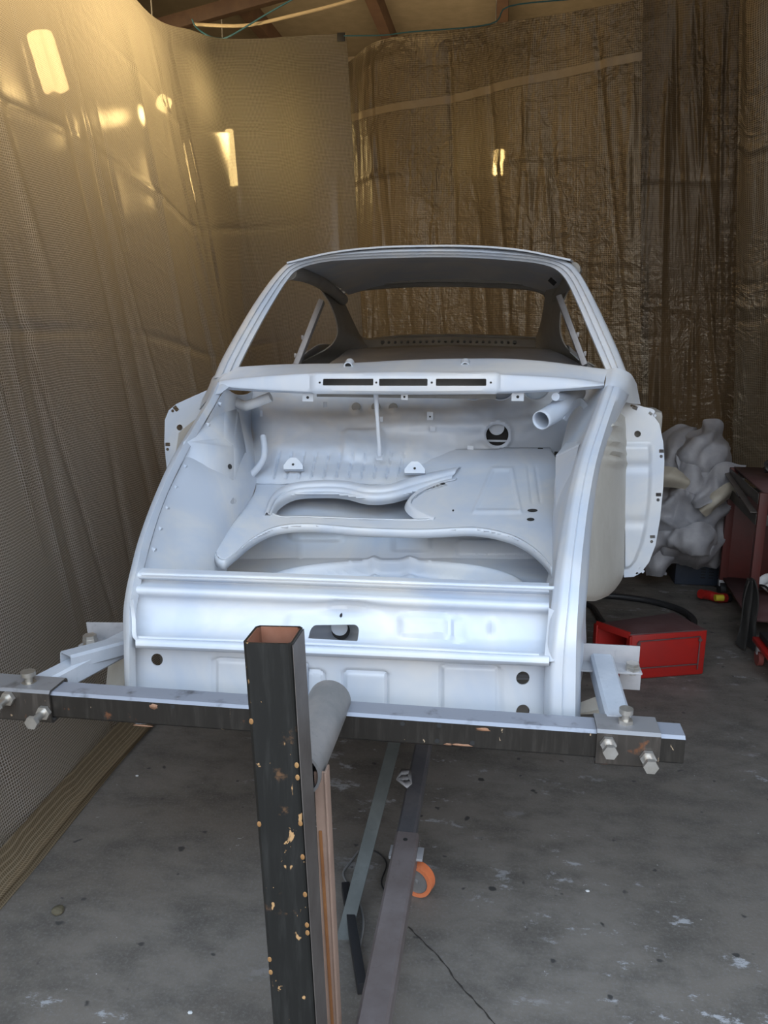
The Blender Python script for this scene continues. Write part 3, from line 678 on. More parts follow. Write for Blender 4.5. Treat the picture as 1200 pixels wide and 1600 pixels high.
# under-cowl tubes and brackets
tube('vent_duct', [W(352, 618, 2.72), W(378, 633, 2.68), W(392, 632, 2.66), W(423, 620, 2.66)], .017, PRIMER, CAR, 16, smooth=5, label='left vent duct')
tube('drain_tube', [W(411, 683, 2.66), W(413, 697, 2.62), (W(412, 716, 2.58)), W(402, 732, 2.54), W(388, 746, 2.50)], .0115, PRIMER, CAR, 14, smooth=6)
bm = bmesh.new(); pts = curve([W(845, 657, 2.52), W(868, 643, 2.60), W(884, 625, 2.68), W(900, 612, 2.75)], 6); add_tube(bm, pts, .03, 20, False, [.030+.004*i/18 for i in range(len(pts))]); o = obj('vent_duct', bm, PRIMER, CAR); solid(o, .003, -1)
tube('duct_branch', [W(868, 620, 2.56), W(878, 620, 2.62), W(892, 622, 2.68)], .013, PRIMER, o, 14)
patch('duct_gusset', [[(880, 655, 2.60), (893, 630, 2.64), (908, 622, 2.7), (925, 640, 2.72)], [(884, 658, 2.64), (896, 640, 2.68), (908, 634, 2.73), (918, 650, 2.75)]], PRIMER, CAR, .004, 4, 3)
bm = bmesh.new(); a, b = W(587, 613, 2.60), W(593, 712, 2.64); add_tube(bm, [a, a*.5+b*.5, b], .006, 12, True, [.0085, .006, .008]); o = obj('hood_stay', bm, PRIMER, CAR)
box('stay_foot', W(593, 714, 2.65), (.022, .012, .02), PRIMER, o)
def bracket(px, py, Y, w, h, hole=True, name='cowl_bracket'):
    o = box(name, W(px, py, Y), (w, .004, h), PRIMER, CAR, bev=.001)
    if hole:
        bm = bmesh.new(); c = W(px, py+1, Y); add_cyl(bm, c+Vector((0, -.003, 0)), c+Vector((0, .003, 0)), min(w, h)*.16, 10); obj('bracket_hole', bm, HOLE_SHADE, o, label='dark hole')
    return o
bracket(481, 620, 2.56, .036, .030); bracket(632, 619, 2.56, .022, .024); bracket(809, 619, 2.56, .038, .030)
bracket(672, 650, 2.86, .022, .030); bracket(676, 670, 2.84, .020, .018, False, 'wire_clip'); bracket(408, 646, 2.85, .010, .022, False, 'wire_clip'); bracket(508, 632, 2.85, .014, .020, False, 'wire_clip'); bracket(596, 655, 2.83, .012, .02, False, 'wire_clip'); bracket(735, 703, 2.86, .022, .03, False, 'wire_clip')
def tabseat(px, py, Y, w, r):
    bm = bmesh.new(); vs = [(px-w, py+8), (px-w, py+2), (px-w*.6, py-6), (px-w*.3, py-10), (px+w*.3, py-10), (px+w*.6, py-6), (px+w, py+2), (px+w, py+8)]
    a = [bm.verts.new(W(x, y, Y-.02*(y-py+10)/18)) for x, y in vs]; bm.faces.new(a)
    e = bmesh.ops.extrude_face_region(bm, geom=bm.faces[:]); bmesh.ops.translate(bm, vec=(0, .022, -.012), verts=[v for v in e['geom'] if isinstance(v, bmesh.types.BMVert)])
    o = obj('tank_strap_bracket', bm, PRIMER, CAR)
    bm = bmesh.new(); c = W(px, py+1, Y-.012); add_cyl(bm, c+Vector((0, -.003, .001)), c+Vector((0, .005, 0)), .004, 10); obj('bracket_hole', bm, HOLE_SHADE, o, label='dark hole')
tabseat(458, 725, 2.57, 15, 0); tabseat(648, 731, 2.60, 16, 0); tabseat(835, 732, 2.78, 16, 0)
for k in range(3): box('vent_slot', W(844+k*13, 706+k*3, 2.88), (.018, .004, .030), HOLE_SHADE, CAR, label='dark slot')

# --- tank pan with its opening
PY0, PZ0, PSL = 2.10, .868, .235
def PP(x, y): return PL(x, y, PY0, PZ0, PSL)
out_ = [(337, 868), (340, 851), (362, 820), (385, 790), (400, 765), (398, 735), (410, 712), (500, 706), (700, 702), (860, 700), (872, 720), (868, 800), (863, 889), (846, 868), (820, 848), (790, 835), (740, 826), (655, 829), (560, 826), (480, 820), (430, 825), (395, 842), (368, 864), (350, 877)]
hole_ = [(424, 802), (431, 786), (450, 774), (480, 771), (530, 773), (570, 779), (600, 777), (650, 768), (690, 757), (698, 757), (660, 769), (645, 780), (641, 790), (650, 798), (668, 806), (672, 812), (640, 813), (560, 811), (480, 808), (440, 808)]
def inside(x, y, P):
    c = False; j = len(P)-1
    for i in range(len(P)):
        if (P[i][1] > y) != (P[j][1] > y) and x < (P[j][0]-P[i][0])*(y-P[i][1])/(P[j][1]-P[i][1])+P[i][0]: c = not c
        j = i
    return c
def panb(x, y):
    h = 0
    # trapezoid stamping on the right and shallow channels
    t = (y-738)/60.; xl = 768-26*t; xr = 800+12*t
    d = max(xl-x, x-xr, 734-y, y-800); h += .005*ga(d, 2.6)
    h += -.004*ga(x-(826+(y-740)*.12), 2)*sst(y, 725, 735)*sst(790-y, 0, 8)
    h += -.004*ga(x-(838+(y-740)*.14), 2)*sst(y, 725, 735)*sst(790-y, 0, 8)
    return h
bm = bmesh.new(); st = 2.0; gx = np.arange(334, 876, st); gy = np.arange(698, 892, st); V = {}
def gv(i, j):
    if (i, j) not in V:
        p = PP(gx[i], gy[j]); V[(i, j)] = bm.verts.new(p+Vector((0, -.2, 1)).normalized()*panb(gx[i], gy[j]))
    return V[(i, j)]
for i in range(len(gx)-1):
    for j in range(len(gy)-1):
        x, y = gx[i]+st/2, gy[j]+st/2
        if inside(x, y, out_) and not inside(x, y, hole_): bm.faces.new((gv(i, j), gv(i+1, j), gv(i+1, j+1), gv(i, j+1)))
pan = obj('tank_pan', bm, PRIMER, CAR, 60); solid(pan, .003)
fe = [Vector(PP(*p)) for p in out_[12:]+out_[:6]]
def lip(name, pts, drop, r=.004, parent=None, fwd=.0):
    bm = bmesh.new(); P_ = curve([Vector(p) for p in pts], 5); pr = None
    for p in P_:
        ring = [bm.verts.new(p+Vector((0, .004, .003))), bm.verts.new(p+Vector((0, -.002, .0015))), bm.verts.new(p+Vector((0, -.004-fwd*.5, -.004))), bm.verts.new(p+Vector((0, -.004-fwd, -drop)))]
        if pr:
            for k in range(3): bm.faces.new((pr[k], pr[k+1], ring[k+1], ring[k]))
        pr = ring
    o = obj(name, bm, PRIMER, parent or CAR, 60); solid(o, .002); return o
lip('pan_front_lip', fe, .022)
lip('opening_lip', [PP(*p) for p in hole_[14:]+hole_[:1]], .010)
tube('opening_edge', [PP(*p)+Vector((0, 0, -.003)) for p in hole_[9:16]], .005, PRIMER, CAR, 8, smooth=3)
# raised lip behind the opening
tl_ = [(412, 806), (424, 776), (450, 757), (500, 750), (540, 751), (575, 757), (612, 755), (652, 743), (722, 729)]
bl_ = [(424, 806), (436, 786), (462, 772), (505, 769), (540, 771), (575, 779), (612, 777), (655, 765), (704, 750)]
def up(p, h): return ('w', p.x, p.y-.0, p.z+h)
rows = []
for f, h in ((0, 0), (.12, .004), (.28, .016), (.55, .017), (.68, .008), (.85, .008), (1.0, -.006), (1.0, -.03)):
    rows.append([up(PP(a[0]+(b[0]-a[0])*f, a[1]+(b[1]-a[1])*f+h*500*.35), h) for a, b in zip(tl_, bl_)])
patch('opening_ridge', rows, PRIMER, CAR, .003, 8, 3, sharp=60)
# notched ear right of the opening
ear = [(712, 752), (690, 757), (662, 769), (647, 779), (642, 789), (652, 797), (668, 805), (680, 811)]
ear2 = [(715, 746), (690, 750), (655, 763), (638, 776), (633, 789), (642, 801), (660, 811), (676, 815)]
patch('opening_ridge', [[up(PP(*p), .006) for p in ear], [up(PP((a[0]+b[0])/2, (a[1]+b[1])/2), .004) for a, b in zip(ear, ear2)], [up(PP(*b), -.012) for b in ear2]], PRIMER, CAR, .003, 6, 4)
for x, y, rx, ry in ((832, 799, 8, 2.6), (829, 813, 6, 2.6), (691, 757, 5, 1.6), (708, 799, 1.5, 1.5)):
    bm = bmesh.new(); c = PP(x, y); vs = [bm.verts.new(PP(x+rx*math.cos(a), y+ry*math.sin(a))+Vector((0, 0, .003))) for a in np.linspace(0, 2*math.pi, 18)[:-1]]; f = bm.faces.new(vs)
    obj('pan_hole', bm, HOLE_SHADE, pan, label='dark hole')
# tunnel under the opening, lower rear wall and wheel well floor
patch('tunnel_floor', [[(395, 745, 2.80), (470, 742, 2.80), (560, 740, 2.82), (640, 740, 2.82), (740, 742, 2.80)],
                       [(395, 775, 2.62), (470, 772, 2.64), (560, 770, 2.70), (640, 770, 2.72), (740, 772, 2.64)],
                       [(395, 800, 2.48), (470, 800, 2.49), (560, 800, 2.54), (640, 800, 2.56), (740, 800, 2.50)],
                       [(395, 819, 2.40), (470, 817, 2.40), (560, 819, 2.41), (640, 819, 2.42), (740, 819, 2.40)]], PRIMER, CAR, .003, 10, 8,
      bump=lambda x, y: .006*ga(x-(520+(y-775)*.28), 1.8))
def lw(x, y):
    h = .010*sst(-sdrect(x, y, 455, 820, 535, 846, 8), -3, 2)+.009*sst(-sdrect(x, y, 614, 832, 672, 862, 4), -2, 2)+.010*sst(-sdrect(x, y, 715, 845, 830, 870, 6), -3, 2)
    h += .005*ga(x-672, 1.2)+.005*ga(x-470, 1.0)
    return h
patch('rear_well_wall', [[(x, 812, 2.50) for x in (352, 500, 650, 760, 870)], [(x, 835, 2.46) for x in (352, 500, 650, 760, 870)], [(x, 855, 2.43) for x in (352, 500, 650, 760, 870)],
                    [(x, 880, 2.40) for x in (352, 500, 650, 760, 870)]], PRIMER, CAR, .003, 30, 12, lw, sharp=80)
def wf(x, y):
    # ring of the spare wheel recess
    d = math.hypot((x-610)/205., (y-925)/42.); h = .020*ga(d-1, .05)+.008*ga(d-.78, .05)-.03*sst(.95-d, 0, .06)
    h += .010*ga(x-585, 6)+.010*ga(x-640, 9)
    return h
wrows = []
for y, Y in ((872, 2.41), (885, 2.36), (898, 2.30), (912, 2.24), (940, 2.12), (990, 1.96), (1060, 1.78)):
    wrows.append([(x, y+(1 if abs(x-610) > 180 else 0), Y) for x in (348, 400, 450, 500, 560, 620, 680, 740, 800, 870)])
patch('wheel_well_floor', wrows, PRIMER, CAR, .003, 14, 10, wf, sharp=80)
for k in range(7): box('weld_stud', W(745+k*15, 866+.4*k, 2.405), (.006, .004, .006), PRIMER, CAR)
for (x, y) in ((722, 832), (803, 842)): box('pan_hanger', W(x, y, 2.40), (.014, .01, .022), PRIMER, CAR)
# --- nose
NX = [212, 330, 450, 525, 600, 700, 800, 858]
def nrow(yl, yr, Y, dx=0): return [(x+(dx if i in (0,) else -dx if i == 7 else 0), yl+(yr-yl)*(x-212)/646., Y) for i, x in enumerate(NX)]
def noseb(x, y):
    h = 0
    h -= .020*ga(math.hypot((x-540)/38, (y-950)/9), 1)
    h += .014*sst(x, 618, 634)*sst(y, 955, 968)*sst(1000-y, 0, 8)*(1-sst(x, 690, 704)*.9)
    h += .011*sst(x, 702, 712)*sst(y, 960, 972)*(1-sst(x, 716, 735))*sst(1008-y, 0, 8)
    h += .012*ga(x-768, 5)*ga(y-982, 12)
    h += .007*sst(-sdrect(x, y, 450, 962, 600, 998, 12), -8, 4)*.8
    return h
rows = [nrow(888, 912, 1.755), nrow(893, 916, 1.735), nrow(897, 919, 1.725), nrow(902, 925, 1.725), nrow(905, 929, 1.75), nrow(912, 938, 1.735), nrow(918, 944, 1.705), nrow(926, 953, 1.70), nrow(934, 960, 1.715),
        nrow(950, 975, 1.712), nrow(968, 994, 1.70), nrow(984, 1010, 1.68), nrow(993, 1020, 1.655), nrow(997, 1025, 1.63), nrow(1000, 1028, 1.615), nrow(1010, 1038, 1.612), nrow(1012, 1041, 1.65)]
np_ = patch('nose_panel', rows, PRIMER, CAR, .003, 20, 4, noseb, sharp=60); realize(np_)
cut(np_, [prism(rrect(485, 978, 561, 1003, 9, 6), 1.69, -.022, .06)]+[prism(circ(x, y, 2.4, 10), 1.69, -.06, .06) for x, y in ((530, 967), (570, 1001), (508, 999))])
patch('latch_panel', [[(470, 955, 1.78), (530, 955, 1.78), (580, 955, 1.78)], [(470, 990, 1.80), (530, 990, 1.80), (580, 990, 1.80)], [(470, 1020, 1.70), (530, 1020, 1.70), (580, 1020, 1.70)]], PRIMER, CAR, .003)
bm = bmesh.new(); c = W(532, 986, 1.76); add_cyl(bm, c, c+Vector((0, .006, 0)), .022, 24); obj('latch_hole', bm, HOLE_SHADE, CAR, label='dark round latch hole'); bm = bmesh.new(); c = W(530, 981, 1.752); add_cyl(bm, c, c+Vector((0, .006, 0)), .020, 24); obj('latch_disc', bm, PRIMER, CAR)
tube('lip_bead', [W(222, 897, 1.722), W(450, 904, 1.722), W(640, 911, 1.722), W(866, 919, 1.722)], .0045, PRIMER, CAR, 8, smooth=6)
# ledge bead under the scoop
tube('ledge_bead', [W(213, 996, 1.628), W(420, 1003, 1.628), W(640, 1013, 1.628), W(842, 1024, 1.628)], .004, PRIMER, CAR, 8, smooth=6)
def lowb(x, y):
    h = 0
    yy = y-(x-212)*.043
    for (a, b, c_, d) in ((335, 1024, 480, 1150), (478, 1036, 506, 1150), (537, 1034, 605, 1150), (690, 1018, 780, 1150)):
        h -= .009*ga(sdrect(x, yy, a, b, c_, d, 8), 3.0)
    h += .003*sst(x, 350, 420)*sst(480-x, 0, 60)
    return h
rows = [[(x, y0+(x-212)*.043, 1.65+.02*((x-530)/320.)**2) for x in NX] for y0 in (1006, 1030, 1070, 1100, 1130)]
lp = patch('lower_nose_panel', rows, PRIMER, CAR, .003, 20, 14, lowb, sharp=80); realize(lp)
cut(lp, [prism(circ(244, 1032, 9.5, 24), 1.66, -.08, .08), prism(circ(817, 1061, 10.5, 24), 1.66, -.08, .08), prism(circ(817, 1113, 10.5, 24), 1.66, -.08, .08)])
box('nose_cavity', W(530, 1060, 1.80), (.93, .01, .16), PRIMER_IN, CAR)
# bumper-mount corner flanges
patch('corner_flange', [[(203, 938, 1.655), (206, 965, 1.645), (207, 992, 1.625), (212, 1000, 1.62)], [(208, 936, 1.65), (212, 965, 1.645), (213, 990, 1.625), (216, 1001, 1.615)]], PRIMER, CAR, .003)
patch('corner_flange', [[(858, 950, 1.68), (855, 985, 1.66), (852, 1015, 1.64), (850, 1034, 1.62)], [(872, 956, 1.665), (868, 990, 1.645), (866, 1020, 1.625), (866, 1034, 1.61)]], PRIMER, CAR, .003)
box('threaded_insert', W(231, 884, 1.82), (.016, .012, .012), YEL, CAR, label='yellowish insert')

# --- front hinge post panels (flat flanges with slots) and wheel houses
YH = 2.70
def hinge_panel(outline, slots, rounds, name='hinge_panel', tilt=0):
    f = lambda p: W(p[0], p[1], YH)
    loops = [[f(p) for p in outline]]+[[f(q) for q in s] for s in slots]+[[f(q) for q in r] for r in rounds]
    o = obj(name, poly_bm(loops), PRIMER, CAR, 30); solid(o, .004); realize(o, 30)
    return o
Rout = [(962, 628), (985, 628), (1006, 636), (1020, 646), (1030, 662), (1036, 690), (1038, 720), (1036, 762), (1031, 812), (1024, 852), (1014, 878), (1002, 894), (990, 901), (975, 902), (972, 800), (974, 700)]
hR = hinge_panel(Rout, [rot(rrect(1013, 641, 1023, 647, .5, 1), (1018, 644), -48), rrect(1029.5, 702, 1037, 707.5, .3, 1), rrect(1024.5, 770, 1033, 775.5, .3, 1), rrect(1015.5, 836, 1023.5, 841, .3, 1), rot(rrect(997, 888, 1007, 893, .5, 1), (1002, 891), 45), rot(rrect(988, 634, 996, 640, .3, 1), (992, 637), 25)],
                 [circ(1023, 649, 2.6), circ(1033, 713, 2.6), circ(1028, 781, 2.6), circ(1018, 846, 2.4), circ(995.5, 896, 2.2), circ(996, 678, 5.2, 20), circ(987, 634, 2.2)])
# stamped field standing proud on the right hinge panel
def stamp(x, y): return .018*sst(-sdrect(x, y, 972, 640, 1016, 885, 26), -4, 5)-.010*ga(y-725, 9)*sst(1012-x, 0, 10)-.012*ga(y-812, 9)*sst(1012-x, 0, 10)
srows = [[(x, y, YH-.004) for x in (976, 986, 996, 1006, 1016)] for y in (640, 670, 690, 730, 780, 830, 870, 886)]
def inner_x(y): return 1
bm_rows = []
for y, xr in ((690, 1018), (710, 1020), (740, 1020), (780, 1018), (820, 1013), (850, 1006), (875, 996), (890, 984)):
    bm_rows.append([(976+(xr-976)*k/5., y, YH-.003) for k in range(6)])
def st2(x, y):
    xr = np.interp(y, [690, 710, 740, 780, 820, 850, 875, 890], [1018, 1020, 1020, 1018, 1013, 1006, 996, 984])
    h = .014*sst(xr-x, 0, 9)*sst(y, 690, 700)*sst(890-y, 0, 8)
    return h*(1-.6*ga(y-728, 7)-.6*ga(y-815, 7))
patch('stamped_field', bm_rows, PRIMER, hR, 0, 6, 8, st2, sharp=80)
Lout = [(332, 606), (300, 620), (276, 631), (264, 641), (258, 656), (257, 690), (259, 715), (262, 742), (290, 700), (318, 650)]
hinge_panel(Lout, [rot(rrect(271, 635, 280, 641, .3, 1), (275, 638), 50), rrect(258.5, 691.5, 266, 697, .3, 1)], [circ(270, 642, 2.4), circ(262, 702, 2.4), circ(281, 668, 4.8, 18)])
# door hinge pillar box behind the panels
for s, x0, x1 in ((1, 975, 1018), (-1, 275, 330)):
    a = W(x0, 640, 2.72); b = W(x1, 900, 2.72)
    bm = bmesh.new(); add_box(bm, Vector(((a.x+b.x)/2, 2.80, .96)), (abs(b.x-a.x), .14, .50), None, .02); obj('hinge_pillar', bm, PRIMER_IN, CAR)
def whb(x, y):
    h = 0
    for k, (yy) in enumerate((665, 690, 706, 720)): h += .020*ga(y-yy-(x-955)*.15, 4.5)*ga(x-(950+k*3), 16)
    return h
patch('wheel_house', [[(955, 640, 2.46), (968, 645, 2.58), (976, 652, 2.70)],
                      [(940, 690, 2.34), (962, 692, 2.50), (978, 700, 2.70)], [(930, 740, 2.24), (955, 745, 2.42), (978, 750, 2.70)], [(924, 800, 2.12), (950, 805, 2.36), (977, 810, 2.70)],
                      [(918, 850, 2.02), (945, 860, 2.30), (976, 860, 2.70)], [(914, 900, 1.95), (942, 905, 2.25), (973, 898, 2.68)], [(908, 925, 1.92), (935, 928, 2.22), (962, 918, 2.62)],
                      [(906, 937, 1.98), (930, 938, 2.26), (950, 930, 2.58)]], SEALER, CAR, .004, 10, 10, whb, sharp=80, label='cream underseal on right wheel house')
patch('wheel_house', [[(330, 640, 2.46), (300, 660, 2.6), (276, 680, 2.72)], [(300, 700, 2.30), (280, 720, 2.55), (268, 740, 2.75)], [(262, 780, 2.12), (262, 790, 2.5), (264, 800, 2.8)], [(236, 860, 1.98), (250, 870, 2.4), (262, 880, 2.85)]], SEALER, CAR, .004, 6, 6, label='cream underseal on left wheel house')
# inner side of right front corner, and a lower strut
patch('corner_side', [[(906, 900, 1.80), (918, 890, 1.92)], [(905, 960, 1.74), (914, 960, 1.90)], [(904, 1040, 1.72), (914, 1020, 1.90)], [(899, 1118, 1.70), (900, 1100, 1.88)]], PRIMER, CAR, .004, 4, 6)
patch('frame_horn', [[(742+160, 1098, 1.75), (940, 1088, 2.0)], [(900, 1116, 1.72), (945, 1110, 1.9)]], SEALER, CAR, .02, 4, 4)
patch('frame_horn', [[(176, 1020, 2.0), (200, 1018, 1.9)], [(170, 1085, 1.9), (200, 1085, 1.8)]], SEALER, CAR, .02, 4, 4)
# --- rest of the shell away from the camera: sills, floor, rear quarters
for s in (-1, 1):
    x = -.30+s*.72
    box('sill', (x, 3.35, .70), (.12, 1.2, .14), PRIMER, CAR, bev=.02)
    X = lambda d: -.30+s*d
    patch('rear_quarter', [[('w', X(.60), 3.72, 1.36), ('w', X(.61), 4.1, 1.38), ('w', X(.56), 4.5, 1.33), ('w', X(.50), 4.9, 1.16), ('w', X(.45), 5.08, 1.0)],
                           [('w', X(.74), 3.72, 1.22), ('w', X(.78), 4.1, 1.22), ('w', X(.76), 4.5, 1.18), ('w', X(.68), 4.9, 1.05), ('w', X(.58), 5.1, .95)],
                           [('w', X(.76), 3.72, .98), ('w', X(.80), 4.1, 1.06), ('w', X(.79), 4.5, 1.02), ('w', X(.70), 4.9, .90), ('w', X(.6), 5.1, .82)],
                           [('w', X(.74), 3.72, .72), ('w', X(.79), 4.1, 1.0), ('w', X(.78), 4.5, .96), ('w', X(.68), 4.9, .72), ('w', X(.58), 5.08, .7)]], PRIMER, CAR, .004, 6, 6)
patch('engine_lid_surround', [[('w', -.8, 4.5, 1.36), ('w', -.3, 4.52, 1.385), ('w', .2, 4.5, 1.36)], [('w', -.8, 4.85, 1.17), ('w', -.3, 4.9, 1.2), ('w', .2, 4.85, 1.17)], [('w', -.8, 5.08, .85), ('w', -.3, 5.12, .85), ('w', .2, 5.08, .85)]], PRIMER, CAR, .004, 5, 5)
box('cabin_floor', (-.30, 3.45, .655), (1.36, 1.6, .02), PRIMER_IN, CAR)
# ------------------------------------------------------------------ rotisserie stand
ROT = empty('rotisserie_stand', (-.32, 1.2, 0), 'black steel rotisserie stand carrying the car nose, with upright post and cross beam', 'rotisserie')
pt, pb = Vector((-.340, 1.137, 1.021)), Vector((-.3065, 1.137, .012))
bm = bmesh.new(); hollow_tube(bm, pb, pt, .078, .074, .0035, Vector((0, 1, 0))); post = obj('upright_post', bm, POST, ROT, 30, 'black chipped post with rusty hollow top')
# rusty lining inside the post mouth
bm = bmesh.new(); hollow_tube(bm, pt-(pt-pb).normalized()*.35, pt-(pt-pb).normalized()*.0005, .0705, .0665, .001, Vector((0, 1, 0))); obj('post_lining', bm, RUSTIN, post, label='rusty inner wall')
for e, y in ((1, 1193), (1, 1212), (1, 1283), (1, 1335), (1, 1393), (1, 1440), (1, 1452), (-1, 1500), (-1, 1520), (-1, 1130), (-1, 1290)):   # bare weld spots along the edges
    tz = (W(430, y, 1.1).z-pb.z)/(pt.z-pb.z); c = pb+(pt-pb)*tz+Vector((e*.0345, -.0371, 0)); bm = bmesh.new(); bmesh.ops.create_uvsphere(bm, u_segments=12, v_segments=8, radius=1)
    bmesh.ops.scale(bm, vec=(.0036, .0008, .0052), verts=bm.verts); bmesh.ops.translate(bm, vec=c, verts=bm.verts)
    obj('weld_spot', bm, SPOT, post, label='bare orange weld spot')
side_m = GREYST
bm = bmesh.new(); d = (pt-pb).normalized(); sx = Vector((.0397, 0, 0)); add_bar(bm, pb+sx, pt+sx-d*.002, .0012, .070, Vector((0, 1, 0)), 0); obj('post_side_face', bm, SIDEST, post, label='grey-brown right side')  # thin skin colours the post's right side lighter than its front
box('post_foot', (-.3065, 1.2, .03), (.30, .12, .05), DGREY, ROT)
# pivot pipe
bm = bmesh.new(); pipe(bm, (-.342, 1.25, .706), (-.342, 1.545, .706), .046, .005, 40); obj('pivot_pipe', bm, GREYST, ROT)
bm = bmesh.new(); pipe(bm, (-.342, 1.262, .706), (-.342, 1.30, .706), .040, .004, 36); obj('pivot_bush', bm, BLKRUB, ROT, label='dark bush')
box('pivot_gusset', (-.345, 1.217, .706), (.05, .09, .07), DGREY, ROT)
# second upright, rusty angle iron behind the post
bm = bmesh.new(); a = W(500, 1205, 1.262); b = W(521, 1640, 1.262); add_bar(bm, a, b, .022, .004, Vector((0, 1, 0)), .001); add_bar(bm, a+Vector((.010, .010, 0)), b+Vector((.012, .010, 0)), .004, .03, Vector((0, 1, 0)), .001); o = obj('rear_brace', bm, PINKST, ROT, label='rusty pinkish angle iron brace')
bm = bmesh.new(); add_bar(bm, a+Vector((-.001, -.003, -.12)), b+Vector((.002, -.003, 0)), .006, .003, Vector((0, 1, 0)), .001); obj('rust_streak', bm, RUSTDK, o, label='dark orange rust line')
# cross beam
bm = bmesh.new(); hollow_tube(bm, (-1.22, 1.53, .670), (.383, 1.53, .670), .062, .062, .004); beam = obj('cross_beam', bm, BEAM, ROT, 30, 'black chipped beam, paler grey on top')
for x, y in ((686, 1134), (738, 1161), (629, 1131), (683, 1158), (430, 1116), (270, 1104)):
    bm = bmesh.new(); c = W(x, y, 1.4985); add_cyl(bm, c, c+Vector((0, .001, 0)), .0052, 14); obj('beam_hole', bm, HOLE_SHADE, beam, label='dark drilled hole')
for x, y, w_, h_ in ((720, 1164, .05, .006), (755, 1140, .03, .008), (700, 1163, .02, .005), (223, 1134, .045, .004), (240, 1104, .02, .012)):
    bm = bmesh.new(); c = W(x, y, 1.4985); vs = []
    for k in range(14):
        a = k/14*2*math.pi; r = .7+.5*random.random(); vs.append(bm.verts.new(c+Vector((w_/2*math.cos(a)*r, 0, h_/2*math.sin(a)*r))))
    bm.faces.new(vs); o = obj('paint_chip', bm, RUSTUP, beam, label='bare rusty chip'); solid(o, .0006)
def bolt(name, c, d, r, ln, parent, wing=False):
    d = Vector(d).normalized(); c = Vector(c)
    o = tube(name, [c-d*.01, c+d*ln], r, BOLT, parent, 14)
    bm = bmesh.new(); add_cyl(bm, c, c+d*.010, r*1.9, 6); obj('nut', bm, BOLT, o)
    bm = bmesh.new(); add_cyl(bm, c+d*ln, c+d*(ln+.010), r*1.75, 6 if not wing else 24); obj('bolt_head', bm, BOLT, o)
    return o
for x0, x1 in ((-1.20, -.960), (.212, .335)):
    bm = bmesh.new(); hollow_tube(bm, (x0, 1.53, .668), (x1, 1.53, .668), .078, .078, .005); s = obj('sliding_sleeve', bm, SLEEVE, ROT, 30)
    if x0 < -1:
        bolt('clamp_bolt', W(70, 1112, 1.49), (0, -1, .0), .0085, .045, s); bolt('clamp_bolt', W(14, 1090, 1.49), (0, -1, 0), .0085, .045, s)
        bolt('locking_bolt', W(46, 1072, 1.53), (0, 0, 1), .009, .026, s, True)
    else:
        bolt('clamp_bolt', W(950, 1161, 1.49), (.0, -1, 0), .0085, .030, s); bolt('clamp_bolt', W(1012, 1183, 1.49), (0, -1, 0), .0085, .030, s)
        bolt('locking_bolt', W(977, 1131, 1.53), (0, 0, 1), .008, .024, s, True)
# arms to the car
def arm(a, b, w, h, m, name='support_arm'):
    bm = bmesh.new(); hollow_tube(bm, a, b, w, h, .004); return obj(name, bm, m, ROT, 30)
arm(Vector((.262, 1.555, .685)), Vector((.257, 1.86, .705)), .052, .052, ARM)
arm(Vector((-1.02, 1.56, .680)), Vector((-.905, 1.83, .705)), .050, .050, ARM)
bm = bmesh.new(); hollow_tube(bm, W(103, 1033, 1.63), W(215, 1003, 1.80), .05, .040, .004); obj('diagonal_arm', bm, ARM, ROT, 30)
def angle(a, b, name='mounting_angle'):
    bm = bmesh.new(); a = Vector(a); b = Vector(b)
    add_bar(bm, a, b, .055, .005); add_bar(bm, a+Vector((0, .027, .022)), b+Vector((0, .027, .022)), .005, .05); o = obj(name, bm, GALV, ROT); return o
s = angle(W(896, 1040, 1.80), W(1001, 1046, 1.80)); bolt('mounting_bolt', W(988, 1047, 1.79), (0, 0, 1), .009, .008, s)
box('angle_plate', W(984, 1062, 1.84), (.05, .006, .05), GALV, s)
s = angle(W(130, 1004, 1.84), W(200, 1005, 1.84)); bolt('mounting_bolt', W(141, 1003, 1.82), (0, 0, 1), .010, .010, s); bolt('mounting_bolt', W(141, 1006, 1.82), (0, 0, -1), .010, .012, s)
# base: outer sleeve, inner tube, braces, caster
bm = bmesh.new(); hollow_tube(bm, (-.211, .95, .118), (-.211, 1.896, .118), .064, .064, .004); bo = obj('base_tube', bm, BROWNST, ROT, 30)
bm = bmesh.new(); c = Vector((-.213, 1.862, .1505)); add_cyl(bm, c, c+Vector((0, 0, .001)), .006, 14); obj('pin_hole', bm, HOLE_SHADE, bo, label='dark pin hole')
bm = bmesh.new(); hollow_tube(bm, (-.217, 1.7, .116), (-.217, 3.2, .116), .052, .052, .004); obj('inner_base_tube', bm, DGREY, ROT, 30)
bm = bmesh.new(); add_bar(bm, W(619, 1150, 2.1), W(528, 1500, 1.62), .036, .005, Vector((0, -1, .6)), .001); obj('diagonal_brace', bm, BRACE, ROT)
bm = bmesh.new(); add_bar(bm, G(540, 1385, .02), G(566, 1545, .02), .022, .03); obj('floor_bar', bm, BLKRUB, ROT)
pl = [W(x, y, 2.62) for x, y in ((619, 1218), (627, 1203), (642, 1204), (643, 1222), (636, 1231))]
pl = [G(x, y, .16) for x, y in ((619, 1218), (627, 1202), (642, 1203), (644, 1224), (636, 1231))]
o = obj('perforated_plate', poly_bm([pl]+[[G(*q, .16) for q in circ(cx_, cy_, 1.6, 8)] for cx_, cy_ in ((628, 1212), (636, 1211), (631, 1220), (638, 1219))]), GALV, ROT); solid(o, .004)
ct = Vector((-.178, 1.845, .047))
ax = Vector((.35, 1, 0)).normalized()
cs_ = box('caster_fork', ct+Vector((-.02, -.012, .030)), (.028, .006, .060), GALV, ROT)
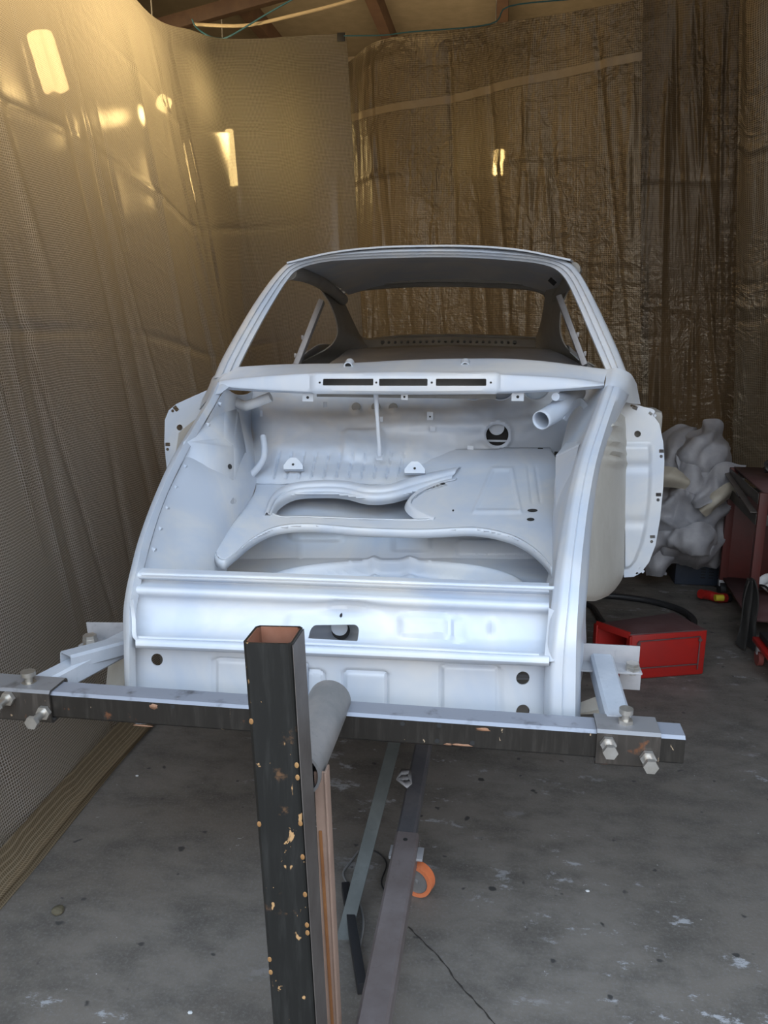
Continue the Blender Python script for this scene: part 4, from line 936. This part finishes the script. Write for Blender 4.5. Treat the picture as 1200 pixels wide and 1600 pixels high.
bm = bmesh.new(); pipe(bm, ct-ax*.014, ct+ax*.014, .046, .011, 40); obj('caster_tyre', bm, ORANGE, cs_, label='orange tyre')
bm = bmesh.new(); add_cyl(bm, ct-ax*.011, ct+ax*.011, .036, 28); add_cyl(bm, ct-ax*.02, ct+ax*.02, .008, 16); obj('caster_hub', bm, GREYST, cs_, label='grey hub')
box('caster_bracket', ct+Vector((-.03, 0, .075)), (.09, .05, .008), GALV, ROT)
box('caster_axle_bar', (-.03-.19, 1.845, .062), (.06, .06, .04), DGREY, ROT)
bm = bmesh.new(); hollow_tube(bm, (-.217, 3.0, .116), (-.217, 5.35, .116), .064, .064, .004); obj('base_tube', bm, DGREY, ROT, 30)
bm = bmesh.new(); hollow_tube(bm, (-.217, 5.3, .05), (-.217, 5.3, .72), .07, .07, .004, Vector((0, 1, 0))); obj('rear_post', bm, DGREY, ROT, 30)
for x in (-.7, .25):
    box('rear_arm', (x, 5.2, .74), (.05, .3, .05), DGREY, ROT)
box('rear_cross_beam', (-.22, 5.3, .74), (1.1, .06, .06), DGREY, ROT)
box('rear_foot', (-.217, 5.3, .05), (.9, .07, .06), DGREY, ROT)

# ------------------------------------------------------------------ things on the floor and by the right wall
tag(tube('wire', [G(560, 1330, .004), G(545, 1350, .004), G(536, 1365, .004), G(545, 1385, .004), G(560, 1408, .004), G(568, 1440, .004), G(563, 1475, .004), G(558, 1500, .004)], .0028, GREYST, None, 8, smooth=6), 'thin grey wire looped on the concrete beside the diagonal brace', 'wire')
tag(tube('wire', [G(566, 1327, .004), G(590, 1332, .004), G(604, 1350, .004), G(596, 1378, .004), G(606, 1400, .004)], .0022, BLKRUB, None, 8, smooth=6), 'thin dark wire curling on the concrete between brace and brown base tube', 'wire')
# stone
bm = bmesh.new(); bmesh.ops.create_icosphere(bm, subdivisions=2, radius=.016)
for v in bm.verts: v.co *= 1+.35*noise.noise(v.co*60); v.co.z *= .5
bmesh.ops.translate(bm, vec=G(90, 1422, .008), verts=bm.verts); tag(obj('stone', bm, mat('brown_stone', (.09, .075, .045), .8), None, 10), 'small brown stone chip on the floor near the plastic hem', 'stone')
for (x, y) in ((918, 1392), (297, 1582), (214, 1212)):
    bm = bmesh.new(); bmesh.ops.create_icosphere(bm, subdivisions=1, radius=.005)
    for v in bm.verts: v.co.z *= .4; v.co.x *= 1.3
    bmesh.ops.translate(bm, vec=G(x, y, .002), verts=bm.verts)
    tag(obj('paper_scrap', bm, WHITE, None, 10), {918: 'tiny white scrap on the open floor right of the caster', 297: 'tiny white scrap on the floor at the bottom edge, left of the post', 214: 'tiny white scrap on the floor just right of the hem, below the cross beam'}[x], 'scrap')

# red metal box (open toolbox on its side)
A, B, D = Vector(G(1003, 1066, 0)), Vector(G(1104, 1059, 0)), None
ux = Vector((1, .22, 0)).normalized(); uy = Vector((-.42, 1, 0)).normalized()
RB = empty('toolbox', (.74, 3.6, 0), 'red open-sided metal toolbox on the floor behind the right mounting angle', 'toolbox')
z1 = .205; P0 = Vector(G(1003-20, 1069, 0)); 
bl0 = Vector(G(985, 1066, 0)); br0 = Vector(G(1104, 1058, 0)); tl0 = Vector(G(932, 975, z1)); tr0 = Vector(G(1053, 958, z1))
tfl = Vector(G(984, 993, z1)); tfr = Vector(G(1104, 985, z1))
def quadbox(name, a, b, c, d, t, m, parent, n=None):
    bm = bmesh.new(); vs = [bm.verts.new(p) for p in (a, b, c, d)]; bm.faces.new(vs)
    bm.normal_update()
    o = obj(name, bm, m, parent); solid(o, t); mm = o.modifiers.new('bv', 'BEVEL'); mm.width = .003; mm.segments = 2; return o
tbl = tl0; tbr = tr0
zz = lambda p, z: Vector((p.x, p.y, z))
quadbox('top_panel', tfl, tfr, tbr, tbl, .008, REDTOP, RB)['label'] = 'dusty dark top'
quadbox('front_panel', zz(tfl, 0.006), zz(tfr, .006), tfr, tfl, .008, RED, RB)
quadbox('right_panel', zz(tfr, 0.006), zz(tbr, .006), tbr, tfr, .008, RED, RB)
quadbox('back_panel', zz(tbl, 0.006), zz(tbr, .006), tbr, tbl, .008, RED, RB)
quadbox('bottom_panel', zz(tfl, .006), zz(tfr, .006), zz(tbr, .006), zz(tbl, .006), .008, RED, RB)
bm = bmesh.new()
for a, b in ((zz(tfl, .01), tfl), (tfl, tbl), (tbl, zz(tbl, .01)), (zz(tbl, .01), zz(tfl, .01))): add_bar(bm, a, b, .03, .012, Vector((-.9, -.3, .1)), .003)
obj('open_side_rim', bm, RED, RB)
bm = bmesh.new(); f = lambda u, z: tfl*(1-u)+tfr*u+Vector((0, -.008, z-z1))
for a, b in ((f(.12, .178), f(.92, .182)), (f(.92, .182), f(.92, .03)), (f(.12, .055), f(.92, .055)), (f(.12, .178), f(.12, .14))): add_bar(bm, a, b, .005, .005, Vector((0, -1, 0)), .001)
obj('panel_seam', bm, REDTOP, RB, label='dark seam')
for u in (.12, .92):
    bm = bmesh.new(); c = f(u, .168); add_cyl(bm, c, c+Vector((0, -.006, 0)), .008, 12); obj('corner_rivet', bm, REDTOP, RB)

# black hose behind it
tag(tube('air_hose', [G(905, 940, .02), G(925, 948, .02), G(935, 962, .02)]+[G(944, 975, .02)], .014, BLKRUB, None, 10, smooth=5), 'short black hose end emerging left of the red toolbox', 'hose')
tag(tube('air_hose', [G(938, 930, .018), G(975, 933, .018), G(1015, 939, .018), G(1050, 948, .018), G(1072, 958, .02), G(1084, 970, .02), G(1080, 985, .02), G(1075, 992, .02)], .017, BLKRUB, None, 12, smooth=6), 'thick black hose curving behind the red toolbox', 'hose')

# tarpaulin heap: crumpled folded cloth lobes
def crumple(name, cpx, Y, rx, ry, rz, seed, m, parent, rough=.35, sub=5):
    bm = bmesh.new(); bmesh.ops.create_icosphere(bm, subdivisions=sub, radius=1)
    c = W(cpx[0], cpx[1], Y); r = random.Random(seed); off = Vector((r.uniform(0, 50), r.uniform(0, 50), r.uniform(0, 50)))
    planes = [(Vector((r.gauss(0, 1), r.gauss(0, 1), r.gauss(0, 1))).normalized(), r.uniform(.3, .8)) for _ in range(26)]
    for v in bm.verts:
        d = v.co.normalized(); q = d*1.6+off
        h = 1.0
        for n_, k in planes:                 # facets give the stiff sheet look
            dd = d.dot(n_)
            if dd > .05: h = min(h, (.55+.45*k)/dd)
        h += .10*abs(noise.noise(q*1.5))*2 - .06*abs(noise.noise(q*3.1))*2 - .03*abs(noise.noise(q*7))
        v.co = Vector((d.x*rx, d.y*ry, d.z*rz))*h
    for v in bm.verts: v.co += c; v.co.z = max(v.co.z, .012)
    return obj(name, bm, m, parent, 50)
TP = empty('tarpaulin', G(1075, 900, 0), 'crumpled grey tarpaulin heaped on the dark blue crate, behind the right hinge panel', 'tarpaulin')
def cloth(name, rows, m, seed, amp=.02, fr=7., ku=12, kv=12, parent=TP):
    """free-form cloth lobe with sharp creases"""
    r = random.Random(seed); o_ = Vector((r.uniform(0, 99),)*3)
    def b(x, y):
        q = Vector((x*.02, y*.02, 0))+o_
        q = q+Vector((noise.noise(q*1.1+Vector((9, 0, 0))), noise.noise(q*1.3), 0))*.35; qa, qb = q.x*.85+q.y*.5, q.y*.85-q.x*.5; rg = lambda f, o=0: 1-3.0*abs(noise.noise(Vector((qa*1.5+o, qb*.55, o))*f)); r2 = lambda f, o=0: 1-3.0*abs(noise.noise(Vector((qb*1.3+o, qa*.5, o))*f)); h = amp*(.9*rg(.8)+.7*r2(.9, 4.)+.35*rg(1.9, 3.)+.10*rg(3.6, 7.)+.02*rg(8., 11.))
        return h
    return patch(name, rows, m, parent, .004, ku, kv, b, sharp=60)
TY = 4.7
patch_rows = [[(1015, 700, 4.95), (1042, 684, 4.85), (1064, 678, 4.85), (1080, 690, 4.9), (1090, 705, 4.95)], [(1008, 735, 4.8), (1040, 722, 4.62), (1070, 715, 4.6), (1100, 725, 4.62), (1145, 735, 4.75)],
              [(1006, 775, 4.7), (1040, 765, 4.5), (1080, 762, 4.46), (1120, 752, 4.5), (1152, 745, 4.7)], [(1004, 815, 4.65), (1040, 810, 4.42), (1080, 805, 4.40), (1118, 800, 4.45), (1144, 800, 4.65)],
              [(1002, 850, 4.65), (1038, 850, 4.42), (1080, 848, 4.40), (1112, 848, 4.46), (1138, 835, 4.65)], [(1000, 870, 4.75), (1040, 866, 4.6), (1080, 872, 4.55), (1112, 870, 4.6), (1130, 855, 4.75)]]
cloth('main_fold', patch_rows, TARP, 3, .05, 8, 16, 14)
cloth('upper_fold', [[(1072, 682, 4.75), (1090, 668, 4.7), (1106, 659, 4.7), (1122, 668, 4.75), (1126, 690, 4.8)], [(1062, 700, 4.66), (1085, 692, 4.58), (1104, 684, 4.55), (1118, 692, 4.6), (1130, 708, 4.7)], [(1046, 722, 4.6), (1070, 715, 4.5), (1095, 712, 4.5), (1120, 716, 4.55), (1142, 722, 4.65)], [(1050, 745, 4.62), (1080, 742, 4.55), (1105, 738, 4.55), (1128, 738, 4.6), (1145, 740, 4.7)]], TARP, 8, .035, 9, 12, 12)
cloth('flap_fold', [[(1060, 712, 4.55), (1082, 735, 4.45), (1100, 748, 4.45), (1130, 730, 4.5), (1160, 732, 4.55)], [(1070, 760, 4.42), (1085, 762, 4.38), (1105, 765, 4.38), (1130, 758, 4.4), (1150, 757, 4.45)], [(1085, 790, 4.36), (1095, 795, 4.33), (1108, 790, 4.33), (1128, 780, 4.38), (1148, 772, 4.45)]], TARP, 12, .03, 9, 12, 12)
cloth('tan_fold', [[(1090, 790, 4.36), (1112, 772, 4.33), (1130, 760, 4.36), (1149, 752, 4.4)], [(1094, 798, 4.32), (1116, 785, 4.29), (1130, 773, 4.32), (1148, 764, 4.38)], [(1102, 806, 4.34), (1118, 792, 4.33), (1132, 781, 4.36), (1147, 773, 4.42)]], TARPB, 15, .012, 9, 10, 8)['label'] = 'tan turned-over fold'
cloth('tan_fold', [[(1004, 738, 4.5), (1040, 730, 4.42), (1062, 738, 4.4), (1078, 752, 4.42)], [(1004, 750, 4.44), (1040, 745, 4.36), (1066, 750, 4.36), (1082, 758, 4.4)], [(1004, 760, 4.46), (1040, 761, 4.4), (1066, 763, 4.4), (1086, 762, 4.42)]], TARPB, 18, .012, 9, 10, 8)['label'] = 'tan turned-over fold'
cloth('lower_fold', [[(1000, 838, 4.5), (1030, 832, 4.4), (1065, 828, 4.33), (1090, 815, 4.3), (1110, 820, 4.33)], [(1000, 858, 4.45), (1035, 852, 4.36), (1065, 848, 4.3), (1095, 850, 4.28), (1122, 845, 4.35)], [(1002, 868, 4.48), (1040, 862, 4.4), (1070, 858, 4.35), (1095, 868, 4.32), (1122, 860, 4.4)]], TARP, 21, .025, 8, 12, 10)
cloth('hanging_corner', [[(1012, 862, 4.5), (1030, 862, 4.45), (1050, 860, 4.45), (1064, 862, 4.5)], [(1010, 885, 4.48), (1024, 886, 4.42), (1038, 884, 4.42), (1048, 880, 4.48)], [(1012, 898, 4.5), (1020, 898, 4.46), (1036, 902, 4.44), (1040, 895, 4.5)]], TARP, 25, .02, 8, 10, 10)
crumple('inner_bulk', (1078, 775), 4.86, .22, .12, .30, 5, TARP, TP)

# crate
CR = empty('crate', (1.19, 4.75, 0), 'dark blue plastic crate on the floor under the grey tarpaulin', 'crate')
a, b = Vector(G(1058, 916, 0)), Vector(G(1140, 914, 0)); cxc = (a+b)/2; wd = (b-a).length
cc = Vector((cxc.x, cxc.y+.16, 0)); hh = .19
for nm, c, s_ in (('side_wall', (0, -.16), (wd, .012)), ('side_wall', (0, .16), (wd, .012)), ('end_wall', (-wd/2, 0), (.012, .33)), ('end_wall', (wd/2, 0), (.012, .33))):
    box(nm, cc+Vector((c[0], c[1], hh/2+.004)), (s_[0], s_[1], hh), CRATE, CR, bev=.003)
box('bottom_wall', cc+Vector((0, 0, .01)), (wd, .32, .012), CRATE, CR)
bm = bmesh.new()
for dy in (-.168, .168): add_box(bm, cc+Vector((0, dy, hh)), (wd+.02, .02, .016), None, .003)
for dx in (-wd/2, wd/2): add_box(bm, cc+Vector((dx, 0, hh)), (.02, .35, .016), None, .003)
obj('rim', bm, CRATE, CR)
bm = bmesh.new()
for i in range(3):
    for j in range(4): add_box(bm, cc+Vector((.0+i*.045-.01, -.168, .05+j*.017)), (.026, .002, .006))
obj('vent_louvres', bm, HOLE_SHADE, CR)
# cordless tool
TL = empty('power_tool', G(1115, 935, 0), 'red and yellow hand tool lying on the floor in front of the dark blue crate', 'tool')
tube('tool_body', [G(1095, 928, .05), G(1108, 930, .035), G(1122, 934, .03), G(1134, 934, .028)], .022, RED, TL, 14, smooth=4, radii=[.026+.0*i for i in range(13)])
tube('tool_handle', [G(1098, 926, .045), G(1102, 934, .02)], .020, BLKRUB, TL, 12)
tube('tool_grip', [G(1117, 934, .045), G(1130, 934, .045)], .018, YEL, TL, 12, label='yellow grip')
tube('tool_nozzle', [G(1130, 934, .03), G(1140, 934, .025)], .024, BLKRUB, TL, 12, label='black nozzle')

# tool cart (right edge)
CT = empty('tool_cart', (1.6, 4.0, 0), 'tall dark red metal tool cart with shelves at the right edge', 'cart')
c0 = Vector((1.205, 3.80, 0))
X0, X1, Y0, Y1 = 1.21, 1.62, 3.42, 4.28
def skew(p): return Vector((p[0]+.0*(p[1]-3.4), p[1], p[2]))
corner = {'fl': W(1196, 750, 3.80), 'bl': W(1146, 740, 4.45)}
fl_, bl_p = Vector((corner['fl'].x, 3.80, 0)), Vector((corner['bl'].x, 4.45, 0))
dirn = (bl_p-fl_).normalized(); perp = Vector((dirn.y, -dirn.x, 0)); wdt = .46
fr_, br_ = fl_+perp*wdt, bl_p+perp*wdt
for p in (fl_, bl_p, fr_, br_):
    bm = bmesh.new(); add_bar(bm, p+Vector((0, 0, .10)), p+Vector((0, 0, .73)), .04, .03, Vector((0, 1, 0)), .003); obj('corner_post', bm, REDDK, CT)
def plate(name, z, t, m, inset=0, lab=None):
    bm = bmesh.new(); vs = [bm.verts.new(p+Vector((0, 0, z))) for p in (fl_, fr_, br_, bl_p)]; bm.faces.new(vs); o = obj(name, bm, m, CT); solid(o, t)
    if lab: o['label'] = lab
    return o
plate('top_shelf', .73, .012, REDTOP); plate('bottom_shelf', .11, .014, REDTOP)
for z in (.70, .60):
    bm = bmesh.new()
    for a, b in ((fl_, bl_p), (bl_p, br_), (br_, fr_), (fr_, fl_)): add_bar(bm, a+Vector((0, 0, z))-perp*.02, b+Vector((0, 0, z))-perp*.02, .006, .05, Vector((0, 0, 1)), .001)
    obj('tray', bm, TRAY, CT, label='grey tray')
bm = bmesh.new(); add_bar(bm, fl_-perp*.035+Vector((0, 0, .635)), bl_p-perp*.035+Vector((0, 0, .705)), .03, .006); obj('tray_edge', bm, SIDEST, CT)
quadbox('back_panel', bl_p+Vector((0, 0, .11)), br_+Vector((0, 0, .11)), br_+Vector((0, 0, .59)), bl_p+Vector((0, 0, .59)), .006, REDDK, CT)
quadbox('right_panel', fr_+Vector((0, 0, .11)), br_+Vector((0, 0, .11)), br_+Vector((0, 0, .59)), fr_+Vector((0, 0, .59)), .006, REDDK, CT)
for p in (fl_, bl_p, fr_, br_):
    w_ = Vector((p.x, p.y, .045)); bm = bmesh.new(); add_cyl(bm, w_-Vector((.014, 0, 0)), w_+Vector((.014, 0, 0)), .044, 24); o = obj('caster_wheel', bm, BLKRUB, CT)
    box('caster_fork', w_+Vector((0, 0, .04)), (.04, .03, .035), GALV, o)
# things in and on the cart
WP = empty('paper_cup', fl_*.45+bl_p*.55+perp*.19+Vector((0, 0, .118)), 'crumpled white paper cup on the bottom shelf of the red cart', 'cup')
bm = bmesh.new(); c = WL[WP.name]; pts = []
for k in range(2): pass
d = Vector((-.45, -.2, .55)).normalized(); add_tube(bm, [c+Vector((0, 0, .03)), c+Vector((0, 0, .03))+d*.09], .03, 18, False, [.026, .040]); o = obj('cup_wall', bm, WHITE, WP); solid(o, .003)
bm = bmesh.new(); add_cyl(bm, c+Vector((0, 0, .03)), c+Vector((0, 0, .03))+d*.004, .026, 18); obj('cup_base', bm, WHITE, WP)
tag(tube('cable', [fl_*.8+bl_p*.2+perp*.16+Vector((0, 0, .13)), fl_*.6+bl_p*.4+perp*.12+Vector((0, 0, .20)), fl_*.4+bl_p*.6+perp*.06+Vector((0, 0, .14)), fl_*.35+bl_p*.65+perp*.2+Vector((0, 0, .14))], .006, BLKRUB, None, 8, smooth=6), 'black cable bent over the bottom shelf of the red cart', 'cable')
# black rag lump on top of the cart
def lump(name, c, r, s, m, seed, label, cat):
    bm = bmesh.new(); bmesh.ops.create_icosphere(bm, subdivisions=4, radius=r); o_ = Vector((seed*3.3, 1, 2))
    for v in bm.verts:
        q = v.co.normalized()*1.7+o_; h = 1+.5*(1-2*abs(noise.noise(q*1.3)))*.5+.2*noise.noise(q*4); v.co = Vector((v.co.x*s[0], v.co.y*s[1], v.co.z*s[2]))*h
    zmin = min(v.co.z for v in bm.verts); bmesh.ops.translate(bm, vec=Vector(c)-Vector((0, 0, zmin)), verts=bm.verts)
    return tag(obj(name, bm, m, None, 60), label, cat)
BLKBAG = mat('black_bag_film', (.03, .03, .032), .25)
lump('plastic_bag', fl_*.55+bl_p*.45+perp*.17+Vector((0, 0, .736)), .07, (1.3, 1.0, .75), BLKBAG, 4, 'crumpled shiny black plastic bag on top of the red tool cart', 'bag')
# red rack standing on the cart, cut by the frame
RK = empty('parts_rack', fl_*.3+bl_p*.7+perp*.26+Vector((0, 0, .737)), 'small red slotted rack standing on the tool cart at the right edge', 'rack')
c = WL[RK.name]
for dx in (-.07, .09): box('rack_post', c+Vector((dx, 0, .10)), (.012, .08, .19), RED, RK)
for k in range(4): box('rack_slat', c+Vector((.01, -.03, .03+k*.048)), (.17, .012, .014), RED, RK)
# black rag hanging from the cart's front post
bm = bmesh.new(); rws = []
hangx = fl_-perp*.03+dirn*-.06
rows = []
for k, z in enumerate((.33, .29, .22, .15, .08, .02)):
    w_ = (.03, .05, .06, .055, .065, .08)[k]; rows.append([('w', hangx.x-w_/2+w_*j/6., hangx.y-.03*math.cos(j*1.9+k*.6)-.01*k, z-.010*abs(math.sin(j*2.1))*(k == 5)) for j in range(7)])
tag(patch('rag', rows, mat('black_cloth', (.022, .02, .018), .9), None, .006, 5, 5), 'black rag hanging to the floor at the front corner of the red tool cart', 'rag')
# little red dolly in front of it
DL = empty('dolly', W(1192, 1030, 3.3)-Vector((0, 0, .1)), 'low red wheeled dolly at the right edge below the tool cart', 'dolly')
WL[DL.name].z = 0; DL.location.z = 0
dc = Vector((G(1180, 1048, 0).x+.17, 3.42, 0))
box('dolly_deck', dc+Vector((0, 0, .115)), (.34, .26, .022), RED, DL, bev=.006)
box('dolly_tray', dc+Vector((0, 0, .145)), (.30, .22, .03), BLKRUB, DL, bev=.008, label='black tray')
for dx in (-.14, .14):
    for dy in (-.10, .10):
        c = dc+Vector((dx, dy, .045)); bm = bmesh.new(); add_cyl(bm, c-Vector((.011, 0, 0)), c+Vector((.011, 0, 0)), .035, 22); o = obj('dolly_wheel', bm, mat('dull_pink_rubber', (.25, .06, .05), .6), DL)
        o.location.z -= .008
        box('wheel_fork', c+Vector((0, 0, .035)), (.032, .02, .035), GALV, o)

# ------------------------------------------------------------------ cords above the sheeting
tag(tube('rope', [W(303, 38, 5.35), W(380, 40, 5.35), W(450, 26, 5.35), W(540, 3, 5.35), W(600, -20, 5.35)], .010, mat('cream_rope', (.55, .43, .27), .8), None, 8, smooth=5), 'cream rope slung below the ceiling beam above the left plastic sheet', 'rope')
BT = mat('blue_twine', (.03, .12, .16), .6)
tag(tube('twine', [W(300, 30, 5.3), W(306, 42, 5.3), W(322, 54, 5.25), W(340, 60, 5.3), W(360, 56, 5.3), W(420, 20, 5.3), W(470, -8, 5.3)], .005, BT, None, 6, smooth=5), 'blue twine tied from the top of the left plastic sheet up past the cream rope', 'twine')
tag(tube('twine', [W(536, 56, 5.5), W(600, 55, 5.4), W(640, 50, 5.3), W(765, 38, 5.2), W(795, 10, 5.1), W(900, -2, 5.0)], .004, BT, None, 6, smooth=5), 'blue twine running along the top edge of the brown plastic sheet', 'twine')
box_ = box('sheet_grommet', W(533, 58, 5.5), (.05, .01, .05), BLKRUB, ls)
